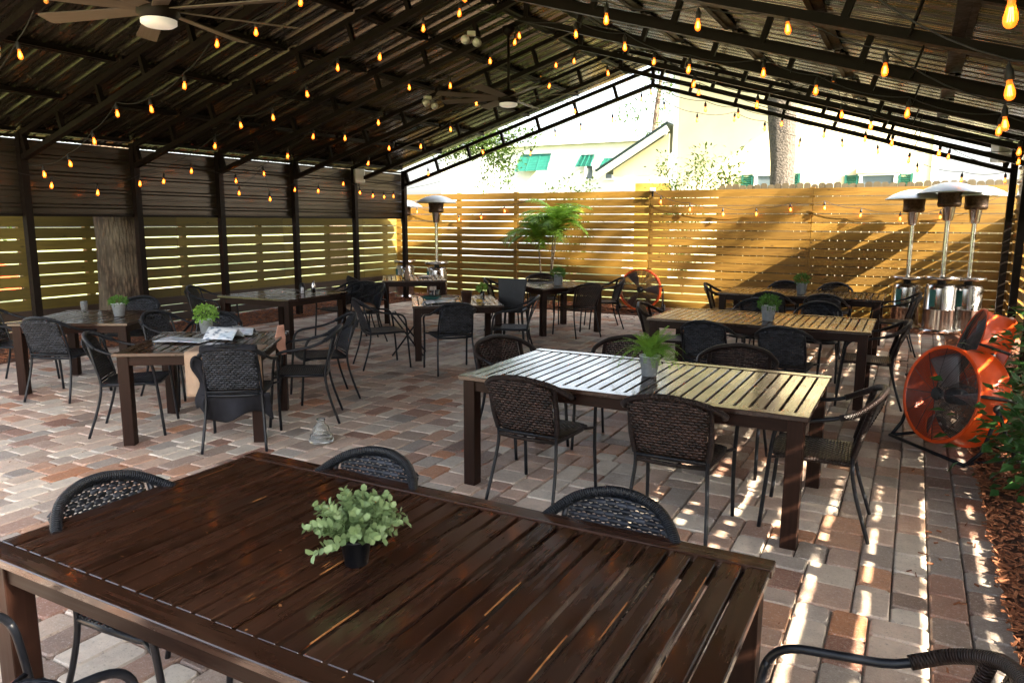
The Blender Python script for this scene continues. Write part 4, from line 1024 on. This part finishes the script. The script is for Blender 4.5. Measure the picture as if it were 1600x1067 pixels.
# glass ornament on the floor
lathe_thing('glass_vase', 'ribbed clear glass vase standing upside down on the pavers by the jacket chair', 'vase',
            [(.001, .004), (.092, .004), (.098, .012), (.096, .030), (.082, .036), (.084, .048), (.090, .054), (.086, .066), (.070, .074), (.064, .084), (.066, .110), (.056, .132), (.034, .148), (.030, .172), (.038, .190), (.034, .192), (.026, .172), (.030, .148), (.05, .130), (.058, .108), (.056, .085), (.075, .058), (.085, .02), (.001, .012)], GLASSW, (-4.05, 4.27, 0.0), 40)
# small box light on the back fence
t = thing('fence_lamp', 'small white lamp fixed on top of the back fence', 'lamp', (-4.70, 14.52, 2.33))
mb = MB(); mb.box((0, 0, .05), (.10, .08, .07)); mb.build('lamp_body', WHITE, t, bevel=.01)
mb = MB(); mb.box((0, .01, -.03), (.03, .03, .12)); mb.build('bracket', BLACK, t)

# ------------------------------------------------------------------ vegetation
def trunk_mb(path, rads, n=20, wob=.06, seed=0):
    mb = MB(); pts = smooth(path, 6); N = len(pts); rr = []
    for i in range(N):
        f = i/(N-1)*(len(rads)-1); k = min(int(f), len(rads)-2); rr.append(rads[k]+(rads[k+1]-rads[k])*(f-k))
    mb.tube(pts, rr, n); rs = random.Random(seed)
    ph = [rs.uniform(0, 6) for _ in range(4)]
    for i, v in enumerate(mb.v):
        row = i//n; a = 2*PI*(i % n)/n; k = 1+wob*(math.sin(3*a+ph[0]+row*.2)+.6*math.sin(7*a+ph[1]-row*.4)); c = pts[min(row, N-1)]
        mb.v[i] = tuple(c+(Vector(v)-c)*k)
    return mb
def crown_mb(blobs, L, dens, sparse=.0, seed=1):
    rs = random.Random(seed); mb = MB()
    for (cx, cy, cz, rx, rz) in blobs:
        nc = int(dens*rx*rx*rz)
        for i in range(nc):
            d = Vector((rs.gauss(0, 1), rs.gauss(0, 1), rs.gauss(0, 1))).normalized(); rr = rs.uniform(.15, 1)**.5
            p = Vector((cx+d.x*rx*rr, cy+d.y*rx*rr, cz+d.z*rz*rr)); tone = rs.random()
            if rs.random() < sparse: continue
            for k in range(7):
                q = p+Vector((rs.gauss(0, 1), rs.gauss(0, 1), rs.gauss(0, 1)))*L*1.3
                mb.leaf(q, (rs.uniform(-1, 1), rs.uniform(-1, 1), rs.uniform(-1, .5)), (rs.uniform(-1, 1), rs.uniform(-1, 1), rs.uniform(.2, 1)), L*rs.uniform(.7, 1.3), L*.5, .3, min(1, max(0, tone+rs.uniform(-.2, .2))))
    return mb
def limbs(a, ends):
    mb = MB()
    for b in ends:
        a_ = Vector(a); b_ = Vector(b); mid = a_.lerp(b_, .5)+Vector((0, 0, .25)); pts = smooth([a_, mid, b_], 6); mb.tube(pts, [.09*(1-.8*k/(len(pts)-1)) for k in range(len(pts))], 7)
    return mb
# trunk in the left fence
t = thing('tree', 'thick rough tree trunk rising through the left fence and roof edge', 'tree', (-10.85, 7.45, 0))
P(trunk_mb([(-10.72, 7.10, -.05), (-10.70, 7.10, .5), (-10.70, 7.10, 1.6), (-10.85, 7.1, 3.5), (-11.0, 7.3, 5.5), (-11.0, 7.2, 7.0)], [.40, .35, .315, .31, .28, .2], 28, .03), 'trunk', BARK, t)
P(crown_mb([(-11.6, 7.2, 7.5, 2.4, 1.3)], .12, 26, seed=4), 'crown', TREEL, t)
# trunk behind the fence
t = thing('tree', 'tall grey tree trunk standing behind the back fence before the cream wall', 'tree', (-3.05, 19.6, 0))
P(trunk_mb([(-3.0, 19.6, -.05), (-3.02, 19.6, 1.5), (-3.05, 19.6, 3.2), (-3.15, 19.6, 5.0), (-3.0, 19.6, 7.5)], [.36, .30, .28, .34, .26], 24, .05, 3), 'trunk', BARKD, t)
P(crown_mb([(-3.4, 19.2, 8.2, 2.6, 1.4), (.5, 19.4, 8.4, 2.4, 1.3)], .12, 22, seed=9), 'crown', TREEL, t)
# oak hanging in from the left
t = thing('tree', 'leafy oak branches hanging above the left part of the back fence', 'tree', (-17.5, 19.5, 0))
P(trunk_mb([(-17.5, 19.5, -.05), (-17.3, 19.5, 2.5), (-16.2, 19.2, 4.6), (-12.8, 18.8, 4.9), (-10.6, 18.5, 4.1)], [.4, .33, .25, .12, .04], 16, .05, 5), 'trunk', BARK, t)
P(crown_mb([(-15.5, 19.0, 5.9, 1.7, .8), (-11.6, 18.6, 4.2, .9, .40), (-10.6, 18.3, 3.85, .55, .42), (-10.3, 18.4, 3.45, .40, .32), (-10.1, 18.2, 3.0, .18, .30), (-11.1, 18.4, 2.85, .12, .28), (-10.7, 18.4, 3.1, .2, .25), (-12.3, 18.6, 3.9, .5, .3), (-9.7, 18.4, 4.1, .35, .25)], .115, 1000, .1, 12), 'crown', SUNLEAF, t)
# far tree right of the gable
t = thing('tree', 'thin bright tree crown beyond the green-edged gable roof', 'tree', (-10.2, 31, 0))
P(trunk_mb([(-10.2, 31, -.05), (-10.1, 31, 3.0), (-10.0, 31, 6.0), (-9.8, 31, 8)], [.22, .18, .12, .05], 12, .05, 6), 'trunk', BARK, t)
P(crown_mb([(-9.3, 31, 5.6, .8, .9), (-11.1, 31, 6.3, .7, .5), (-9.6, 31, 7.4, .9, .7), (-10.2, 31, 4.9, .45, .5)], .15, 110, .2, 15), 'crown', SUNLEAF, t)
# tree outside to the right: only its shade reaches the patio
t = thing('tree', 'leafy tree outside the right wall dappling the sunlight', 'tree', (7.4, 3.8, 0))
P(trunk_mb([(7.4, 3.8, -.05), (7.3, 3.9, 2.5), (7.2, 4.0, 4.6)], [.25, .2, .1], 12, .05, 8), 'trunk', BARK, t)
P(crown_mb([(7.0, 1.8, 4.6, 1.4, .9)], .16, 30, .1, 22), 'crown', TREEL, t)
P(crown_mb([(7.0, 4.6, 4.9, 1.5, .9), (6.8, 7.0, 4.4, 1.6, 1.1), (6.6, 9.6, 4.4, 1.6, 1.1), (5.8, -1.6, 5.0, 2.2, 1.6), (6.4, 3.4, 4.2, .9, .5)], .18, 75, .1, 24), 'crown', TREEL, t)  # dense unseen clumps added to hold sun off the foreground table and far floor
P(limbs((7.25, 3.9, 2.6), [(7.0, 1.8, 4.6), (7.0, 4.6, 4.9), (6.8, 7.0, 4.4), (6.6, 9.6, 4.4), (5.8, -1.6, 5.0), (6.4, 3.4, 4.2)]), 'limb', BARK, t)
t = thing('tree', 'tall leafy tree outside the right wall whose shade falls in shafts on the back fence', 'tree', (11.4, 8.6, 0))
P(trunk_mb([(11.4, 8.6, -.05), (11.2, 8.7, 5), (10.4, 9.0, 10.5)], [.35, .28, .1], 12, .05, 18), 'trunk', BARK, t)
P(crown_mb([(9.0, 12.7, 5.9, .8, .45), (9.2, 12.25, 7.1, .42, .2), (9.4, 11.9, 8.4, .36, .16), (9.6, 10.7, 13.6, 1.2, .7)], .13, 150, .1, 23), 'crown', TREEL, t)
P(crown_mb([(9.2, 10.16, 13.33, 0.34, 0.12), (9.2, 10.57, 11.92, 0.34, 0.12), (9.2, 10.95, 11.38, 0.34, 0.12), (9.2, 11.29, 10.87, 0.34, 0.12), (9.2, 11.67, 9.43, 0.34, 0.12), (9.2, 10.81, 10.77, 0.2, 0.08), (9.2, 11.14, 10.36, 0.16, 0.07), (9.2, 11.46, 9.42, 0.14, 0.06), (9.2, 11.86, 9.41, 0.22, 0.1), (9.2, 10.38, 13.24, 0.25, 0.1), (9.2, 11.96, 8.25, 0.2, 0.1), (9.2, 10.71, 12.53, 0.2, 0.08)], .09, 3600, 0, 29), 'crown', TREEL, t)  # unseen leaf clumps shaped to throw shafts of shade across the back fence
P(limbs((11.1, 8.7, 6.0), [(9.0, 12.4, 6.3), (9.4, 12.0, 8.0), (9.5, 11.4, 9.5), (9.6, 11.0, 11.4), (9.6, 10.7, 13.2), (9.2, 11.2, 10.4), (9.2, 10.3, 12.2)]), 'limb', BARK, t)

def shrub(label, x, y, h, spread, n, L, mat, stems=9, z0=0, name='shrub', W=.5, seed=0, whippy=False, cat='shrub'):
    rs = random.Random(seed); t = thing(name, label, cat, (x, y, z0)); st = MB(); fo = MB()
    for i in range(stems):
        a = rs.uniform(0, 2*PI); sp = spread*rs.uniform(.3, 1); hh = h*rs.uniform(.55, 1)
        pts = smooth([(0, 0, 0), (math.cos(a)*sp*.35, math.sin(a)*sp*.35, hh*.45), (math.cos(a)*sp*.8, math.sin(a)*sp*.8, hh*.85), (math.cos(a)*sp*1.1, math.sin(a)*sp*1.1, hh)], 6)
        st.tube(pts, [.012*(1-.8*k/len(pts)) for k in range(len(pts))], 5)
        for k in range(n//stems):
            f = rs.uniform(.25, 1); q = pts[min(int(f*(len(pts)-1)), len(pts)-1)]
            off = Vector((rs.gauss(0, 1), rs.gauss(0, 1), rs.gauss(0, .8)))*(L*1.1 if whippy else L*1.7)
            fo.leaf(q+off, off+Vector((0, 0, rs.uniform(-.3, .3)*L)), (rs.uniform(-.6, .6), rs.uniform(-.6, .6), 1), L*rs.uniform(.6, 1.25), L*W, .35, rs.random())
    st.build('stems', BARK2, t); fo.build('foliage', mat, t); return t
shrub('dark leafy shrub in the mulch at the right edge, above the near fan', .108e1, 6.75, 1.05, .33, 800, .11, SHRUBL, 12, seed=2, W=.6)
shrub('dark glossy shrub low at the right edge beside the near fan stand', .90, 5.55, .66, .30, 700, .105, SHRUBL, 14, seed=3, W=.62)
shrub('dark leafy shrub against the right slat fence behind the second fan', 1.15, 7.9, 1.05, .28, 300, .08, SHRUBL, 10, seed=5, W=.6)
shrub('tall bright shrub with upright shoots behind the back fence by the yellow wall', -4.75, 17.2, 3.5, .8, 1900, .13, SUNLEAF, 16, seed=7, whippy=True, W=.4)
shrub('bright shrub with one tall shoot behind the back fence, before the cream wall', -3.9, 17.0, 3.7, .35, 700, .13, SUNLEAF, 6, seed=8, whippy=True, W=.4)
shrub('low bright shrub peeking above the middle of the back fence', -7.5, 17.0, 2.9, .8, 1200, .12, SUNLEAF, 12, seed=10, whippy=True, W=.45)
# palm
def palm():
    rs = random.Random(4); t = thing('palm', 'small multi-stem palm in front of the back fence', 'palm', (-6.75, 13.95, 0)); P0 = Vector((0, 0, 0))
    heads = []
    for (dx, dy, h, lean) in ((-.12, 0, 1.38, -.08), (.06, .05, 1.5, .05), (.10, -.04, 1.62, .14)):
        st = MB(); pts = smooth([(dx*.6, dy, 0), (dx+lean*.3, dy, h*.5), (dx+lean, dy, h)], 6); st.tube(pts, [.026-.010*k/len(pts) for k in range(len(pts))], 8); st.build('stem', BARK2, t); heads.append(pts[-1])
    for hp in heads:
        for i in range(12):
            a = 2*PI*i/12+rs.uniform(-.3, .3); L = rs.uniform(.62, .98); el = rs.uniform(.5, 1.5); fo = MB(); pts = []; p = Vector(hp); ang = el
            for k in range(12):
                pts.append(Vector(p)); p = p+Vector((math.cos(a)*math.cos(ang), math.sin(a)*math.cos(ang), math.sin(ang)))*L/11; ang -= .13+.08*k/11
            fo.tube(pts, [.006*(1-.8*k/11) for k in range(12)], 4, r=.5)
            for k in range(1, 12):
                for hh in (0, .5):
                    q = pts[k].lerp(pts[k-1], hh); tn = (pts[k]-pts[k-1]).normalized(); sd = tn.cross(Vector((0, 0, 1))).normalized(); l = .30*math.sin(PI*(k/12)**.8*.9+.15)*L/.7
                    for s in (-1, 1):
                        d = (sd*s+tn*.75+Vector((0, 0, rs.uniform(-.1, .25)))).normalized(); nv = sd.cross(tn)
                        vs = []; W = .020
                        for m_ in range(4):
                            f = m_/3; c = q+d*l*f-Vector((0, 0, .10*f*f*l/.3)); w_ = W*(1-f*.85); e = tn*w_; vs += [c-e, c+e]
                        fo.add(vs, [(0, 1, 3, 2), (2, 3, 5, 4), (4, 5, 7, 6)], None, rs.random())
            fo.build('frond', PALML, t)
palm()
# hedge and lawn things outside the left fence
t = thing('hedge', 'green hedge glimpsed through the gaps of the left fence', 'hedge', (-19, 6, 0))
P(crown_mb([(-19, y_, 1.3, 1.5, 1.1) for y_ in (0, 2.2, 4.5, 6.5, 8.5)], .18, 34, seed=33), 'foliage', SUNLEAF, t)
t = thing('parked_car', 'orange-red car glimpsed through the left fence gaps', 'car', (-15.6, 5.7, 0), R(80))
mb = MB(); prof = [(-2.0, .35), (-2.05, .75), (-1.9, .95), (-1.1, 1.02), (-.6, 1.42), (.7, 1.45), (1.3, 1.05), (2.0, .9), (2.1, .6), (2.05, .35)]
vs = [(a, -.82, b) for a, b in prof]+[(a, .82, b) for a, b in prof]; n = len(prof)
mb.add(vs, [tuple(range(n)), tuple(range(2*n-1, n-1, -1))]+[(i, i+n, (i+1) % n+n, (i+1) % n) for i in range(n)]); mb.build('body', REDCAR, t, bevel=.05)
for sx in (-1.3, 1.3):
    for sy in (-1, 1):
        mb = MB(); mb.lathe([(.001, -.1), (.3, -.1), (.32, -.08), (.32, .08), (.3, .1), (.001, .1)], 24, (sx, sy*.78, .32), 0, Matrix.Rotation(R(90), 3, 'X')); mb.build('wheel', RUBBER, t)

# ------------------------------------------------------------------ houses
def window(t, x, y, z, wd, h, shut=True, shx=.34):
    mb = MB()
    for sz in (-1, 1): mb.box((x, y-.03, z+sz*h/2), (wd+.16, .06, .08))
    for sx in (-1, 1): mb.box((x+sx*wd/2, y-.03, z), (.08, .06, h-.08))
    f = P(mb, 'window', TRIM, t)
    mb = MB(); mb.box((x, y-.01, z), (wd-.08, .02, h-.08)); mb.v = [tuple(Vector(v)-Vector(t.location)) for v in mb.v]; mb.build('pane', PANE, f)
    if shut:
        for sx in (-1, 1):
            mb = MB(); xs = x+sx*(wd/2+.06+shx/2); mb.box((xs-shx/2+.03, y-.03, z), (.06, .04, h)); mb.box((xs+shx/2-.03, y-.03, z), (.06, .04, h))
            k = z-h/2+.03
            while k < z+h/2: mb.box((xs, y-.03, k), (shx-.12, .03, .035), Matrix.Rotation(R(25), 3, 'X')); k += .055
            P(mb, 'shutter', TEAL, t)
hs = thing('house', 'large cream stucco house with teal shutters behind the back fence', 'house', (-3.1, 22, 0))
mb = MB(); mb.box((-3.1, 25, 3.6), (6.9, 6, 7.2)); P(mb, 'wall', STUCCO, hs)
mb = MB(); mb.box((-3.1, 21.97, 7.3), (7.6, 7.0, .2)); P(mb, 'roof', GREENROOF, hs)
for x_ in (-6.48, .27): mb = MB(); mb.box((x_, 21.98, 3.6), (.14, .05, 7.2)); P(mb, 'corner_trim', TRIM, hs)
mb = MB(); mb.tube(smooth([(-6.75, 21.9, 7), (-6.75, 21.9, 4.4), (-6.78, 21.9, 3.9), (-7.3, 21.9, 3.55), (-8.2, 21.85, 3.2)], 5), .06, 8); P(mb, 'downspout', TRIM, hs)
window(hs, -1.0, 22, 2.45, .82, 1.12); window(hs, -3.75+.75, 22, 2.5, .001, .01, False) if False else None; window(hs, -3.72, 22, 2.5, .78, 1.15)
mb = MB(); mb.box((-1.0, 21.95, 3.10), (1.05, .12, .14)); P(mb, 'lintel', STUCCO, hs)
# green-edged gable wing to its left
wg = thing('porch_wing', 'low yellow porch wing with a green-edged gable roof beside the cream house', 'porch', (-7.4, 22, 0))
mb = MB(); mb.box((-7.25, 23.8, 1.45), (1.4, 3.4, 2.9)); P(mb, 'wall', YELLOW, wg)
a, b = Vector((-8.75, 21.6, 3.17)), Vector((-6.55, 21.6, 4.48))
mb = MB(); mb.bar(a+Vector((0, 1.5, .09)), b+Vector((0, 1.5, .09)), 3.4, .07, (0, 0, 1)); P(mb, 'roof', GREENROOF, wg)
mb = MB(); mb.bar(a+Vector((0, -.16, -.06)), b+Vector((0, -.16, -.06)), .05, .20, (0, 0, 1)); P(mb, 'fascia', TRIM, wg)
mb = MB(); mb.box((-7.75, 21.7, 1.55), (.26, .26, 3.1)); P(mb, 'column', TRIM, wg)
mb = MB(); vs = [(-8.3, 21.75, 3.1), (-6.6, 21.75, 3.1), (-6.6, 21.75, 4.3), (-8.3, 21.75, 3.3)]; vs += [(p[0], p[1]+.1, p[2]) for p in vs]
mb.add(vs, [(0, 1, 2, 3), (7, 6, 5, 4), (0, 4, 5, 1), (1, 5, 6, 2), (2, 6, 7, 3), (3, 7, 4, 0)]); P(mb, 'gable', STUCCO, wg)
# white house with teal awning
h2 = thing('house', 'white low house with a teal slatted awning beyond the left half of the back fence', 'house', (-14, 29, 0))
mb = MB(); mb.box((-14.5, 31.5, 2.45), (10.0, 5, 4.9)); P(mb, 'wall', TRIM, h2)
mb = MB(); mb.box((-14.5, 31.5, 4.98), (10.5, 5.5, .14)); P(mb, 'roof', TRIM, h2)
def awning(x, z, wd, h):
    mb = MB(); y = 28.98
    vs = [(x-wd/2, y, z+h/2), (x+wd/2, y, z+h/2), (x+wd/2+.05, y-.5, z-h/2), (x-wd/2-.05, y-.5, z-h/2)]
    n = 7
    for k in range(n):
        f0, f1 = k/n, (k+.82)/n
        L = [Vector(vs[0]).lerp(Vector(vs[3]), f0), Vector(vs[1]).lerp(Vector(vs[2]), f0), Vector(vs[1]).lerp(Vector(vs[2]), f1), Vector(vs[0]).lerp(Vector(vs[3]), f1)]
        mb.add(L+[p+Vector((0, .02, .02)) for p in L], [(0, 1, 2, 3), (7, 6, 5, 4), (0, 4, 5, 1), (1, 5, 6, 2), (2, 6, 7, 3), (3, 7, 4, 0)])
    for q in (0, .33, .66, 1):
        a_ = Vector(vs[0]).lerp(Vector(vs[1]), q)+Vector((0, -.01, .01)); b_ = Vector(vs[3]).lerp(Vector(vs[2]), q)+Vector((0, -.01, .01)); mb.bar(a_, b_, .05, .02)
    P(mb, 'awning', TEAL, h2)
awning(-14.6, 4.2, 1.4, .74); awning(-12.2, 4.2, .55, .5); awning(-11.2, 4.05, .5, .45)
for x_ in (-12.1, -11.25): window(h2, x_, 29, 3.75, .35, .6, False)
